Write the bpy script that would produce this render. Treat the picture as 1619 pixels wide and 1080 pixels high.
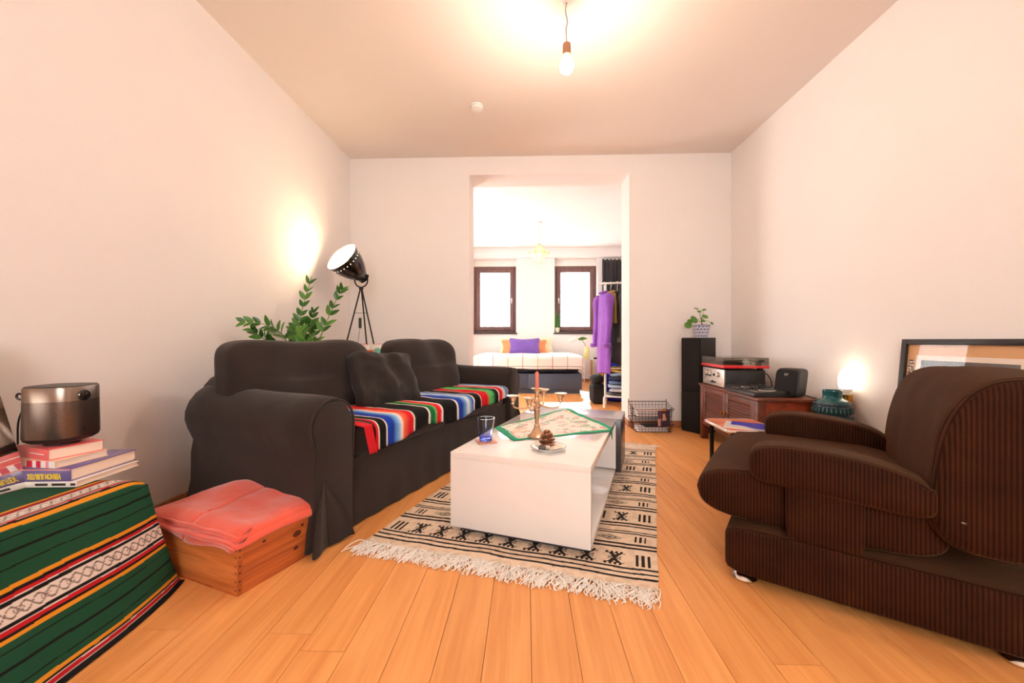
import bpy, bmesh, math, random
from mathutils import Vector, Matrix, noise

# ------------------------------------------------------------------ clear
for o in list(bpy.data.objects):
    bpy.data.objects.remove(o)
scene = bpy.context.scene
col = scene.collection
R = math.radians
PI = math.pi
rnd = random.Random(7)

# ------------------------------------------------------------------ camera (photo taken as 1619 x 1080)
CAM_H = 0.90
FPX = 630.0
YAW = R(2.0)
HOR = 538.0
cam_d = bpy.data.cameras.new('camera')
cam_d.sensor_fit = 'HORIZONTAL'
cam_d.sensor_width = 36.0
cam_d.lens = 36.0 * FPX / 1619.0
cam_d.shift_y = -(540.0 - HOR) / 1619.0
cam_d.clip_start = 0.02
cam = bpy.data.objects.new('camera', cam_d)
cam.location = (0, 0, CAM_H)
cam.rotation_euler = (R(90), 0, YAW)
col.objects.link(cam)
scene.camera = cam

# ------------------------------------------------------------------ world: bright overcast sky
wd = bpy.data.worlds.new('overcast_sky')
scene.world = wd
wd.use_nodes = True
bg = wd.node_tree.nodes['Background']
bg.inputs['Color'].default_value = (1.0, 0.99, 0.98, 1)
bg.inputs['Strength'].default_value = 10.5

# low sun coming in through the bedroom windows
sun_d = bpy.data.lights.new('sun', 'SUN'); sun_d.energy = 9.0; sun_d.angle = R(6); sun_d.color = (1, .97, .92)
sun = bpy.data.objects.new('sun', sun_d); col.objects.link(sun)
sun.rotation_euler = Vector((-.14, -.84, -.56)).to_track_quat('-Z', 'Y').to_euler()

# exposure
vs = scene.view_settings
vs.view_transform = 'Standard'
vs.look = 'None'
vs.gamma = 1.0
vs.use_curve_mapping = False
vs.exposure = 0.42

# room dimensions (metres, world axes follow the room, camera stands at the origin)
XL, XR, YB, YR, CH = -1.872, 2.111, 4.179, -1.75, 2.83
WT = 0.34                                   # thickness of the wall with the opening
OX0, OX1, OZ = -0.596, 1.074, 2.64          # opening to the bedroom
YF, CH2 = 8.70, 2.90                        # bedroom far wall / ceiling
BXL, BXR = -1.872, 2.45
# windows: (x0, x1, z0, z1)
FAR_WIN = [(-1.16, -0.215, 1.06, 2.69), (0.625, 1.55, 1.06, 2.69)]
SIDE_WIN = (5.35, 6.75, 0.10, 2.35)         # unseen window added in the bedroom's left wall for more daylight: y0, y1, z0, z1
REAR_WIN = [(-0.75, 0.90, 0.75, 2.40)]  # unseen window, added behind the camera to light the living room

def portal(name, x, y, z, sx, sz, rz):
    l = bpy.data.lights.new(name, 'AREA')
    l.shape = 'RECTANGLE'; l.size = sx; l.size_y = sz
    l.cycles.is_portal = True
    o = bpy.data.objects.new(name, l)
    o.location = (x, y, z); o.rotation_euler = (R(90), 0, rz)
    col.objects.link(o)
for (x0, x1, z0, z1) in FAR_WIN:
    portal('window_portal', (x0+x1)/2, YF+0.36, (z0+z1)/2, x1-x0+.1, z1-z0+.1, 0)
for (x0, x1, z0, z1) in REAR_WIN:
    portal('window_portal', (x0+x1)/2, YR-0.36, (z0+z1)/2, x1-x0+.1, z1-z0+.1, PI)

portal('window_portal', BXL-.36, (SIDE_WIN[0]+SIDE_WIN[1])/2, (SIDE_WIN[2]+SIDE_WIN[3])/2, SIDE_WIN[1]-SIDE_WIN[0]+.1, SIDE_WIN[3]-SIDE_WIN[2]+.1, PI/2)

# ------------------------------------------------------------------ coordinates
ca, sa = math.cos(YAW), math.sin(YAW)
def W(x, d, z=0.0):
    "camera-ground coordinates (right, forward) -> world"
    return Vector((x*ca - d*sa, x*sa + d*ca, z))
def PZ(px, py, z=0.0):
    "pixel on a horizontal plane of height z"
    d = (CAM_H - z)*FPX/(py - HOR)
    return W((px-809.5)/FPX*d, d, z)
def PD(px, py, d):
    "pixel at depth d"
    return W((px-809.5)/FPX*d, d, CAM_H - (py-HOR)*d/FPX)

def lin(c):
    c = c/255.0
    return c/12.92 if c <= 0.04045 else ((c+0.055)/1.055)**2.4
def rgb(r, g, b):
    return (lin(r), lin(g), lin(b), 1.0)

# ------------------------------------------------------------------ materials
MATS = {}
def nt(m): return m.node_tree
def mat(name, c, rough=0.6, metal=0.0, var=0.06, scale=12.0, bump=0.0, bscale=None, stretch=None,
        spec=0.5, coat=0.0, sheen=0.0, emit=None, estr=0.0, trans=0.0, sss=0.0, objrand=0.0, crease=0.0):
    if name in MATS: return MATS[name]
    m = bpy.data.materials.new(name); m.use_nodes = True
    t = m.node_tree; N = t.nodes; L = t.links
    p = N['Principled BSDF']
    p.inputs['Roughness'].default_value = rough
    p.inputs['Metallic'].default_value = metal
    p.inputs['Specular IOR Level'].default_value = spec
    p.inputs['Coat Weight'].default_value = coat
    p.inputs['Coat Roughness'].default_value = 0.08
    p.inputs['Sheen Weight'].default_value = sheen
    p.inputs['Transmission Weight'].default_value = trans
    if emit:
        p.inputs['Emission Color'].default_value = emit
        p.inputs['Emission Strength'].default_value = estr
    tc = N.new('ShaderNodeTexCoord')
    mp = N.new('ShaderNodeMapping'); L.new(tc.outputs['Object'], mp.inputs['Vector'])
    if stretch: mp.inputs['Scale'].default_value = stretch
    nz = N.new('ShaderNodeTexNoise'); nz.inputs['Scale'].default_value = scale
    nz.inputs['Detail'].default_value = 4
    L.new(mp.outputs['Vector'], nz.inputs['Vector'])
    hs = N.new('ShaderNodeHueSaturation'); hs.inputs['Color'].default_value = c
    mr = N.new('ShaderNodeMapRange')
    mr.inputs['From Min'].default_value = 0.25; mr.inputs['From Max'].default_value = 0.75
    mr.inputs['To Min'].default_value = 1-var; mr.inputs['To Max'].default_value = 1+var
    L.new(nz.outputs['Fac'], mr.inputs['Value'])
    val = mr.outputs['Result']
    if objrand:
        oi = N.new('ShaderNodeObjectInfo')
        m2 = N.new('ShaderNodeMapRange')
        m2.inputs['To Min'].default_value = 1-objrand; m2.inputs['To Max'].default_value = 1+objrand
        L.new(oi.outputs['Random'], m2.inputs['Value'])
        mu = N.new('ShaderNodeMath'); mu.operation = 'MULTIPLY'
        L.new(val, mu.inputs[0]); L.new(m2.outputs['Result'], mu.inputs[1]); val = mu.outputs[0]
    L.new(val, hs.inputs['Value'])
    L.new(hs.outputs['Color'], p.inputs['Base Color'])
    if bump:
        bz = N.new('ShaderNodeTexNoise'); bz.inputs['Scale'].default_value = bscale or scale*4
        bz.inputs['Detail'].default_value = 3
        L.new(mp.outputs['Vector'], bz.inputs['Vector'])
        bp = N.new('ShaderNodeBump'); bp.inputs['Strength'].default_value = bump
        bp.inputs['Distance'].default_value = 0.01
        L.new(bz.outputs['Fac'], bp.inputs['Height']); L.new(bp.outputs['Normal'], p.inputs['Normal'])
        if crease:
            cz = N.new('ShaderNodeTexNoise'); cz.inputs['Scale'].default_value = 3.2; cz.inputs['Detail'].default_value = 3
            cz.inputs['Distortion'].default_value = 0.8
            L.new(tc.outputs['Object'], cz.inputs['Vector'])
            b2 = N.new('ShaderNodeBump'); b2.inputs['Strength'].default_value = crease; b2.inputs['Distance'].default_value = 0.05
            L.new(cz.outputs['Fac'], b2.inputs['Height']); L.new(b2.outputs['Normal'], bp.inputs['Normal'])
    MATS[name] = m
    return m

def wood(name, c1, c2, rough=0.4, axis='Y', scale=1.0, objrand=0.12, coat=0.0, spec=0.5, ring=14.0):
    if name in MATS: return MATS[name]
    m = bpy.data.materials.new(name); m.use_nodes = True
    t = m.node_tree; N = t.nodes; L = t.links
    p = N['Principled BSDF']; p.inputs['Roughness'].default_value = rough
    p.inputs['Coat Weight'].default_value = coat; p.inputs['Coat Roughness'].default_value = 0.12
    p.inputs['Specular IOR Level'].default_value = spec
    tc = N.new('ShaderNodeTexCoord'); oi = N.new('ShaderNodeObjectInfo')
    ad = N.new('ShaderNodeVectorMath'); ad.operation = 'ADD'
    sc = N.new('ShaderNodeVectorMath'); sc.operation = 'SCALE'; sc.inputs['Scale'].default_value = 17.0
    cx = N.new('ShaderNodeCombineXYZ')
    for k in range(3): L.new(oi.outputs['Random'], cx.inputs[k])
    L.new(cx.outputs[0], sc.inputs[0])
    L.new(tc.outputs['Object'], ad.inputs[0]); L.new(sc.outputs[0], ad.inputs[1])
    mp = N.new('ShaderNodeMapping'); L.new(ad.outputs[0], mp.inputs['Vector'])
    s = [ring*scale]*3; s['XYZ'.index(axis)] = 0.9*scale
    mp.inputs['Scale'].default_value = s
    nz = N.new('ShaderNodeTexNoise'); nz.inputs['Scale'].default_value = 1.6; nz.inputs['Detail'].default_value = 6
    nz.inputs['Distortion'].default_value = 0.6
    L.new(mp.outputs[0], nz.inputs['Vector'])
    mp2 = N.new('ShaderNodeMapping'); L.new(ad.outputs[0], mp2.inputs['Vector'])
    s2 = [90*scale]*3; s2['XYZ'.index(axis)] = 2.5*scale
    mp2.inputs['Scale'].default_value = s2
    n2 = N.new('ShaderNodeTexNoise'); n2.inputs['Scale'].default_value = 1.5; n2.inputs['Detail'].default_value = 3
    L.new(mp2.outputs[0], n2.inputs['Vector'])
    mx0 = N.new('ShaderNodeMath'); mx0.operation = 'MULTIPLY_ADD'
    L.new(n2.outputs['Fac'], mx0.inputs[0]); mx0.inputs[1].default_value = 0.35
    L.new(nz.outputs['Fac'], mx0.inputs[2])
    rp = N.new('ShaderNodeValToRGB')
    rp.color_ramp.elements[0].position = 0.45; rp.color_ramp.elements[0].color = c1
    rp.color_ramp.elements[1].position = 0.85; rp.color_ramp.elements[1].color = c2
    L.new(mx0.outputs[0], rp.inputs['Fac'])
    hs = N.new('ShaderNodeHueSaturation')
    m2 = N.new('ShaderNodeMapRange')
    m2.inputs['To Min'].default_value = 1-objrand; m2.inputs['To Max'].default_value = 1+objrand
    L.new(oi.outputs['Random'], m2.inputs['Value']); L.new(m2.outputs['Result'], hs.inputs['Value'])
    L.new(rp.outputs['Color'], hs.inputs['Color']); L.new(hs.outputs['Color'], p.inputs['Base Color'])
    bp = N.new('ShaderNodeBump'); bp.inputs['Strength'].default_value = 0.06; bp.inputs['Distance'].default_value = 0.004
    L.new(n2.outputs['Fac'], bp.inputs['Height']); L.new(bp.outputs['Normal'], p.inputs['Normal'])
    MATS[name] = m
    return m

def vcol(name, rough=0.9, sheen=0.0, bump=0.25, bscale=350.0, coat=0.0, spec=0.3):
    "woven or printed pattern: the colour attribute of the mesh"
    if name in MATS: return MATS[name]
    m = bpy.data.materials.new(name); m.use_nodes = True
    t = m.node_tree; N = t.nodes; L = t.links
    p = N['Principled BSDF']; p.inputs['Roughness'].default_value = rough
    p.inputs['Sheen Weight'].default_value = sheen; p.inputs['Coat Weight'].default_value = coat
    p.inputs['Specular IOR Level'].default_value = spec
    at = N.new('ShaderNodeAttribute'); at.attribute_name = 'pattern'
    L.new(at.outputs['Color'], p.inputs['Base Color'])
    if bump:
        tc = N.new('ShaderNodeTexCoord'); nz = N.new('ShaderNodeTexNoise')
        nz.inputs['Scale'].default_value = bscale
        L.new(tc.outputs['Object'], nz.inputs['Vector'])
        bp = N.new('ShaderNodeBump'); bp.inputs['Strength'].default_value = bump; bp.inputs['Distance'].default_value = 0.003
        L.new(nz.outputs['Fac'], bp.inputs['Height']); L.new(bp.outputs['Normal'], p.inputs['Normal'])
    MATS[name] = m
    return m

def thin_glass(name, tint=(1, 1, 1, 1), gloss=0.06, rough=0.02):
    if name in MATS: return MATS[name]
    m = bpy.data.materials.new(name); m.use_nodes = True
    t = m.node_tree; N = t.nodes; L = t.links
    for n in list(N):
        if n.type == 'BSDF_PRINCIPLED': N.remove(n)
    out = [n for n in N if n.type == 'OUTPUT_MATERIAL'][0]
    tr = N.new('ShaderNodeBsdfTransparent'); tr.inputs['Color'].default_value = tint
    gl = N.new('ShaderNodeBsdfGlossy'); gl.inputs['Roughness'].default_value = rough
    fr = N.new('ShaderNodeLayerWeight'); fr.inputs['Blend'].default_value = 0.5
    pw = N.new('ShaderNodeMath'); pw.operation = 'POWER'; pw.inputs[1].default_value = 5.0
    L.new(fr.outputs['Facing'], pw.inputs[0])
    ad = N.new('ShaderNodeMath'); ad.operation = 'ADD'; ad.inputs[1].default_value = gloss*0.5
    L.new(pw.outputs[0], ad.inputs[0])
    mx = N.new('ShaderNodeMixShader'); L.new(ad.outputs[0], mx.inputs['Fac'])
    L.new(tr.outputs[0], mx.inputs[1]); L.new(gl.outputs[0], mx.inputs[2])
    L.new(mx.outputs[0], out.inputs['Surface'])
    MATS[name] = m
    return m

def emitter(name, c, s):
    if name in MATS: return MATS[name]
    m = bpy.data.materials.new(name); m.use_nodes = True
    p = m.node_tree.nodes['Principled BSDF']
    p.inputs['Base Color'].default_value = (.8, .8, .8, 1)
    p.inputs['Emission Color'].default_value = c; p.inputs['Emission Strength'].default_value = s
    MATS[name] = m
    return m

def corduroy(name, c, pitch=0.0105):
    m = bpy.data.materials.new(name); m.use_nodes = True
    t = m.node_tree; N = t.nodes; L = t.links
    p = N['Principled BSDF']; p.inputs['Roughness'].default_value = 0.75
    p.inputs['Sheen Weight'].default_value = 0.14; p.inputs['Sheen Roughness'].default_value = 0.4
    p.inputs['Sheen Tint'].default_value = (0.9, 0.5, 0.25, 1); p.inputs['Specular IOR Level'].default_value = 0.12
    tc = N.new('ShaderNodeTexCoord')
    sn = N.new('ShaderNodeSeparateXYZ'); L.new(tc.outputs['Normal'], sn.inputs[0])
    so = N.new('ShaderNodeSeparateXYZ'); L.new(tc.outputs['Object'], so.inputs[0])
    ab = N.new('ShaderNodeMath'); ab.operation = 'ABSOLUTE'; L.new(sn.outputs['Y'], ab.inputs[0])
    gt = N.new('ShaderNodeMath'); gt.operation = 'GREATER_THAN'; gt.inputs[1].default_value = 0.72; L.new(ab.outputs[0], gt.inputs[0])
    mx = N.new('ShaderNodeMix'); mx.data_type = 'FLOAT'
    L.new(gt.outputs[0], mx.inputs['Factor']); L.new(so.outputs['Y'], mx.inputs['A']); L.new(so.outputs['X'], mx.inputs['B'])
    ml = N.new('ShaderNodeMath'); ml.operation = 'MULTIPLY'; ml.inputs[1].default_value = 2*PI/pitch
    L.new(mx.outputs['Result'], ml.inputs[0])
    si = N.new('ShaderNodeMath'); si.operation = 'SINE'; L.new(ml.outputs[0], si.inputs[0])
    mr = N.new('ShaderNodeMapRange'); mr.inputs['From Min'].default_value = -1; mr.inputs['From Max'].default_value = 1
    L.new(si.outputs[0], mr.inputs['Value'])
    nz = N.new('ShaderNodeTexNoise'); nz.inputs['Scale'].default_value = 9; nz.inputs['Detail'].default_value = 5
    L.new(tc.outputs['Object'], nz.inputs['Vector'])
    rp = N.new('ShaderNodeValToRGB')
    d = tuple(x*0.34 for x in c[:3])+(1,)
    rp.color_ramp.elements[0].position = 0.05; rp.color_ramp.elements[0].color = d
    rp.color_ramp.elements[1].position = 0.7; rp.color_ramp.elements[1].color = c
    L.new(mr.outputs['Result'], rp.inputs['Fac'])
    hs = N.new('ShaderNodeHueSaturation'); L.new(rp.outputs['Color'], hs.inputs['Color'])
    m2 = N.new('ShaderNodeMapRange'); m2.inputs['From Min'].default_value = .3; m2.inputs['From Max'].default_value = .7
    m2.inputs['To Min'].default_value = 0.72; m2.inputs['To Max'].default_value = 1.25
    L.new(nz.outputs['Fac'], m2.inputs['Value']); L.new(m2.outputs['Result'], hs.inputs['Value'])
    L.new(hs.outputs['Color'], p.inputs['Base Color'])
    bp = N.new('ShaderNodeBump'); bp.inputs['Strength'].default_value = 0.7; bp.inputs['Distance'].default_value = 0.003
    L.new(mr.outputs['Result'], bp.inputs['Height']); L.new(bp.outputs['Normal'], p.inputs['Normal'])
    MATS[name] = m
    return m

# ------------------------------------------------------------------ object helpers
def tag(o, label=None, cat=None, group=None, kind=None):
    if label: o['label'] = label
    if cat: o['category'] = cat
    if group: o['group'] = group
    if kind: o['kind'] = kind
    return o
def empty(name, loc, rz=0.0, label=None, cat=None, group=None):
    o = bpy.data.objects.new(name, None)
    o.empty_display_size = 0.1
    o.location = loc; o.rotation_euler = (0, 0, rz)
    col.objects.link(o)
    return tag(o, label, cat, group)
def copy_obj(o, parent=None):
    c = o.copy(); col.objects.link(c)
    c.parent = parent
    for ch in o.children: copy_obj(ch, c)
    return c

class MB:
    def __init__(s): s.v = []; s.f = []; s.c = None
    def add(s, vs, fs, M=None):
        b = len(s.v)
        for p in vs:
            p = Vector(p)
            s.v.append(M @ p if M else p)
        for f in fs: s.f.append([b+i for i in f])
        return s
    def box(s, x0, x1, y0, y1, z0, z1, M=None):
        vs = [(x, y, z) for z in (z0, z1) for y in (y0, y1) for x in (x0, x1)]
        fs = [(0, 2, 3, 1), (4, 5, 7, 6), (0, 1, 5, 4), (2, 6, 7, 3), (0, 4, 6, 2), (1, 3, 7, 5)]
        return s.add(vs, fs, M)
    def tube(s, pts, r, seg=8, closed=False, caps=True, M=None):
        pts = [Vector(p) for p in pts]; n = len(pts)
        rs = r if isinstance(r, (list, tuple)) else [r]*n
        vs = []; prev = None
        for i, p in enumerate(pts):
            if closed: t = pts[(i+1) % n]-pts[i-1]
            else: t = pts[min(i+1, n-1)]-pts[max(i-1, 0)]
            if t.length < 1e-9: t = Vector((0, 0, 1))
            t.normalize()
            if prev is None:
                a = Vector((0, 0, 1)) if abs(t.z) < 0.9 else Vector((1, 0, 0))
                nn = t.cross(a).normalized()
            else:
                nn = prev-t*prev.dot(t)
                if nn.length < 1e-6: nn = t.orthogonal()
                nn.normalize()
            prev = nn; bb = t.cross(nn)
            for k in range(seg):
                a = 2*PI*k/seg
                vs.append(p+(nn*math.cos(a)+bb*math.sin(a))*rs[i])
        fs = []
        for i in range(n if closed else n-1):
            j = (i+1) % n
            for k in range(seg):
                k2 = (k+1) % seg
                fs.append((i*seg+k, i*seg+k2, j*seg+k2, j*seg+k))
        if caps and not closed:
            fs.append(tuple(range(seg-1, -1, -1))); fs.append(tuple((n-1)*seg+k for k in range(seg)))
        return s.add(vs, fs, M)
    def lathe(s, prof, seg=24, M=None, cap0=True, cap1=True):
        n = len(prof); vs = []
        for r, z in prof:
            for k in range(seg):
                a = 2*PI*k/seg; vs.append((r*math.cos(a), r*math.sin(a), z))
        fs = []
        for i in range(n-1):
            for k in range(seg):
                k2 = (k+1) % seg
                fs.append((i*seg+k, i*seg+k2, (i+1)*seg+k2, (i+1)*seg+k))
        if cap0: fs.append(tuple(range(seg-1, -1, -1)))
        if cap1: fs.append(tuple((n-1)*seg+k for k in range(seg)))
        return s.add(vs, fs, M)
    def prism(s, poly, z0, z1, M=None):
        n = len(poly)
        vs = [(x, y, z0) for x, y in poly]+[(x, y, z1) for x, y in poly]
        fs = [tuple(range(n-1, -1, -1)), tuple(range(n, 2*n))]
        for i in range(n):
            j = (i+1) % n; fs.append((i, j, n+j, n+i))
        return s.add(vs, fs, M)
    def loft(s, rings, closed=True, cap=True, M=None):
        n = len(rings[0]); vs = [p for r in rings for p in r]; fs = []
        for i in range(len(rings)-1):
            for k in range(n if closed else n-1):
                k2 = (k+1) % n
                fs.append((i*n+k, i*n+k2, (i+1)*n+k2, (i+1)*n+k))
        if cap and closed:
            fs.append(tuple(range(n-1, -1, -1))); fs.append(tuple((len(rings)-1)*n+k for k in range(n)))
        return s.add(vs, fs, M)
    def grid(s, fn, nu, nv, M=None, cf=None):
        vs = []; cs = []
        for j in range(nv+1):
            for i in range(nu+1):
                u, v = i/nu, j/nv
                vs.append(fn(u, v))
                if cf: cs.append(cf(u, v))
        fs = []
        for j in range(nv):
            for i in range(nu):
                a = j*(nu+1)+i
                fs.append((a, a+1, a+nu+2, a+nu+1))
        if cf: s.c = (s.c or []) + cs
        return s.add(vs, fs, M)
    def soft(s, sx, sy, sz, n=5.0, div=10, deform=None, M=None):
        "rounded cushion: superquadric of half sizes sx, sy, sz"
        vs = []; fs = []; idx = {}
        def vert(p):
            k = tuple(round(c*div*4) for c in p)
            if k not in idx:
                q = Vector(p)
                l = (abs(q.x)**n+abs(q.y)**n+abs(q.z)**n)**(1.0/n)
                q = q/l
                q = Vector((q.x*sx, q.y*sy, q.z*sz))
                if deform: q = deform(q)
                idx[k] = len(vs); vs.append(q)
            return idx[k]
        for ax in range(3):
            for sg in (-1, 1):
                def P(i, j):
                    a, b = -1+2*i/div, -1+2*j/div
                    p = [0, 0, 0]; p[ax] = sg; p[(ax+1) % 3] = a; p[(ax+2) % 3] = b
                    return vert(p)
                for i in range(div):
                    for j in range(div):
                        q = (P(i, j), P(i+1, j), P(i+1, j+1), P(i, j+1))
                        fs.append(q if sg > 0 else q[::-1])
        return s.add(vs, fs, M)
    def pill(s, hx, hz, y0, y1, n=3.0, seg=56, rnd_=.03, deform=None, M=None, edge=.10):
        "slab with a superellipse outline in x-z, flat sides at y0 and y1 and softly rounded rims"
        ys = [(0, 1-edge), (.12, 1-edge*.55), (.35, 1-edge*.22), (.65, 1-edge*.05), (1, 1)]
        st = [(y0+rnd_*a, b) for a, b in ys]
        k = 14
        st += [(y0+rnd_+(y1-y0-2*rnd_)*i/k, 1) for i in range(1, k)]
        st += [(y1-rnd_*a, b) for a, b in ys[::-1]]
        rings = []
        for y, sc in st:
            r_ = []
            for i in range(seg):
                a = 2*PI*i/seg; c, q = math.cos(a), math.sin(a)
                l = (abs(c)**n+abs(q)**n)**(1/n)
                mn = min(hx, hz); dx = hx-mn*(1-sc); dz = hz-mn*(1-sc)
                p = Vector((dx*c/l, y, dz*q/l))
                r_.append(deform(p) if deform else p)
            rings.append(r_)
        return s.loft(rings[::-1], M=M)
    def mesh(s, name, bevel=0.0, seg=2, smooth=True, angle=40, weld=False):
        me = bpy.data.meshes.new(name)
        me.from_pydata([tuple(p) for p in s.v], [], s.f)
        if s.c:
            at = me.color_attributes.new('pattern', 'FLOAT_COLOR', 'POINT')
            at.data.foreach_set('color', [x for c in s.c for x in c])
        if bevel or weld:
            bm = bmesh.new(); bm.from_mesh(me)
            if weld: bmesh.ops.remove_doubles(bm, verts=bm.verts, dist=1e-5)
            if bevel:
                es = [e for e in bm.edges if len(e.link_faces) == 2 and e.calc_face_angle(0) > R(30)]
                bmesh.ops.bevel(bm, geom=es, offset=bevel, segments=seg, affect='EDGES', profile=0.5, clamp_overlap=True)
            bm.to_mesh(me); bm.free()
        if smooth and len(me.polygons):
            me.polygons.foreach_set('use_smooth', [True]*len(me.polygons))
            me.set_sharp_from_angle(angle=R(angle))
        me.update()
        return me
    def build(s, name, m, parent=None, bevel=0.0, seg=2, smooth=True, angle=40, solid=0.0, loc=None, rz=0.0):
        me = s.mesh(name, bevel, seg, smooth, angle)
        me.materials.append(m)
        o = bpy.data.objects.new(name, me); col.objects.link(o)
        if parent: o.parent = parent
        if loc is not None: o.location = loc
        o.rotation_euler = (0, 0, rz)
        if solid:
            md = o.modifiers.new('thickness', 'SOLIDIFY'); md.thickness = solid; md.offset = 1.0
        return o
def inst(name, me, m, parent=None, M=None):
    if m and not me.materials: me.materials.append(m)
    o = bpy.data.objects.new(name, me); col.objects.link(o)
    if parent: o.parent = parent
    if M is not None: o.matrix_basis = M
    return o
def box(name, m, x0, x1, y0, y1, z0, z1, parent=None, bevel=0.0, seg=2, M=None):
    return MB().box(x0, x1, y0, y1, z0, z1, M).build(name, m, parent, bevel, seg)
def TR(x, y, z): return Matrix.Translation((x, y, z))
def RX(a): return Matrix.Rotation(a, 4, 'X')
def RY(a): return Matrix.Rotation(a, 4, 'Y')
def RZ(a): return Matrix.Rotation(a, 4, 'Z')
def frame_to(direction, loc=(0, 0, 0)):
    "matrix whose local +Z points along direction"
    q = Vector(direction).normalized().to_track_quat('Z', 'Y')
    return Matrix.Translation(loc) @ q.to_matrix().to_4x4()
def smoothpath(pts, n=8):
    "Catmull-Rom through the points"
    P = [Vector(p) for p in pts]; P = [2*P[0]-P[1]]+P+[2*P[-1]-P[-2]]
    out = []
    for i in range(1, len(P)-2):
        for k in range(n):
            t = k/n
            a, b, c, d = P[i-1], P[i], P[i+1], P[i+2]
            out.append(0.5*((2*b)+(c-a)*t+(2*a-5*b+4*c-d)*t*t+(3*b-a-3*c+d)*t**3))
    out.append(P[-2])
    return out
def text_mesh(s, size, extrude=0.0006, bold=0.0):
    cu = bpy.data.curves.new('lettering', 'FONT')
    cu.body = s; cu.size = size; cu.align_x = 'CENTER'; cu.align_y = 'CENTER'; cu.extrude = extrude
    cu.resolution_u = 3; cu.offset = bold
    o = bpy.data.objects.new('lettering', cu); col.objects.link(o)
    bpy.context.view_layer.update()
    me = bpy.data.meshes.new_from_object(o.evaluated_get(bpy.context.evaluated_depsgraph_get()))
    bpy.data.objects.remove(o); bpy.data.curves.remove(cu)
    return me
def nz3(x, y, z=0.0): return noise.noise(Vector((x, y, z)))

# shared materials
M_wall = mat('white_plaster', rgb(241, 234, 230), 0.9, var=0.012, scale=3, bump=0.05, bscale=60)
M_wall2 = mat('bedroom_plaster', rgb(238, 232, 230), 0.9, var=0.012, scale=3, bump=0.05, bscale=60)
M_ceil = mat('ceiling_paint', rgb(238, 225, 216), 0.92, var=0.012, scale=2)
M_floor = wood('oak_parquet', rgb(222, 144, 76), rgb(240, 170, 100), 0.42, 'Y', 1.0, 0.07, spec=0.45)
M_gap = mat('floor_gap', rgb(110, 62, 30), 0.9)
M_skirt = wood('baseboard_wood', rgb(150, 92, 58), rgb(190, 128, 88), 0.45, 'X', 1.0, 0.05)
M_black_metal = mat('black_metal', rgb(26, 22, 20), 0.4, 0.6, var=0.1)
M_white_metal = mat('white_enamel', rgb(238, 232, 224), 0.35, var=0.02)
M_chrome = mat('chrome', rgb(220, 216, 210), 0.12, 1.0, var=0.02)
M_brass = mat('brass', rgb(196, 140, 62), 0.22, 1.0, var=0.05)
M_black_plastic = mat('black_plastic', rgb(30, 27, 26), 0.42, var=0.08)
M_white_plastic = mat('white_plastic', rgb(240, 236, 230), 0.4, var=0.02)
M_paper = mat('paper', rgb(240, 232, 222), 0.85, var=0.03, scale=40)
M_soft_black = mat('sofa_cover_black_cotton', rgb(46, 37, 33), 0.85, var=0.2, scale=4, bump=0.2, bscale=420, sheen=0.12, spec=0.25, crease=0.16)
M_pane = thin_glass('window_glass')
M_cable = mat('black_cable', rgb(22, 20, 20), 0.5)

# ================================================================== THE SETTING
def struct(o, label=None):
    o['kind'] = 'structure'
    if label: o['label'] = label
    return o

# floor with single planks
fl = struct(box('floor', M_gap, XL-.1, BXR+.1, YR-.3, YF+.3, -0.08, -0.012), 'orange oak parquet floor of long planks')
PWID, PLEN = 0.1345, 1.92
pm = MB().box(0.0006, PWID-0.0006, 0.0007, PLEN-0.0007, -0.012, 0).mesh('plank', 0.0007, 1)
x_seam = PZ(840, 1033).x
k0 = math.floor((XL-.05-x_seam)/PWID); k1 = math.ceil((XR+.05-x_seam)/PWID)
stag = random.Random(3)
for k in range(k0, k1):
    off = stag.choice([0.13, 0.62, 0.93, 1.31, 1.66])+stag.uniform(-.05, .05)
    y = YR-0.3-off
    while y < YF+.1:
        inst('plank', pm, M_floor, fl, TR(x_seam+k*PWID, y, 0))
        y += PLEN

# walls
T = 0.2
struct(box('wall_left', M_wall, XL-T, XL, YR, YB+WT, -0.08, CH+.1))
struct(box('wall_right', M_wall, XR, XR+T, YR, YB+.2, -0.08, CH+.1))
w = MB()
w.box(XL, OX0, YB, YB+WT, -0.08, CH+.1); w.box(OX1, XR, YB, YB+WT, -0.08, CH+.1); w.box(OX0, OX1, YB, YB+WT, OZ, CH+.1)
struct(w.build('wall_back', M_wall))
def window_wall(name, m, x0, x1, y0, y1, z1, wins):
    w = MB(); xs = x0
    for (a, b, c, d) in wins:
        w.box(xs, a, y0, y1, -0.08, z1); w.box(a, b, y0, y1, -0.08, c); w.box(a, b, y0, y1, d, z1); xs = b
    w.box(xs, x1, y0, y1, -0.08, z1)
    return struct(w.build(name, m))
window_wall('wall_rear', M_wall, XL, XR, YR-.3, YR, CH+.1, REAR_WIN)
window_wall('wall_far', M_wall2, BXL, BXR, YF, YF+.3, CH2+.1, FAR_WIN)
w = MB(); a, b, c, d = SIDE_WIN
w.box(BXL-.3, BXL, YB+WT, a, -0.08, CH2+.1); w.box(BXL-.3, BXL, b, YF+.3, -0.08, CH2+.1); w.box(BXL-.3, BXL, a, b, -0.08, c); w.box(BXL-.3, BXL, a, b, d, CH2+.1)
struct(w.build('wall_bedroom_left', M_wall2))
struct(box('wall_bedroom_right', M_wall2, BXR, BXR+T, YB+WT, YF+.3, -0.08, CH2+.1))
struct(box('wall_bedroom_near', M_wall2, XR, BXR+T, YB+.2, YB+WT, -0.08, CH2+.1))
struct(box('ceiling', M_ceil, XL-T, XR+T, YR-.3, YB+WT, CH, CH+.12))
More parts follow.
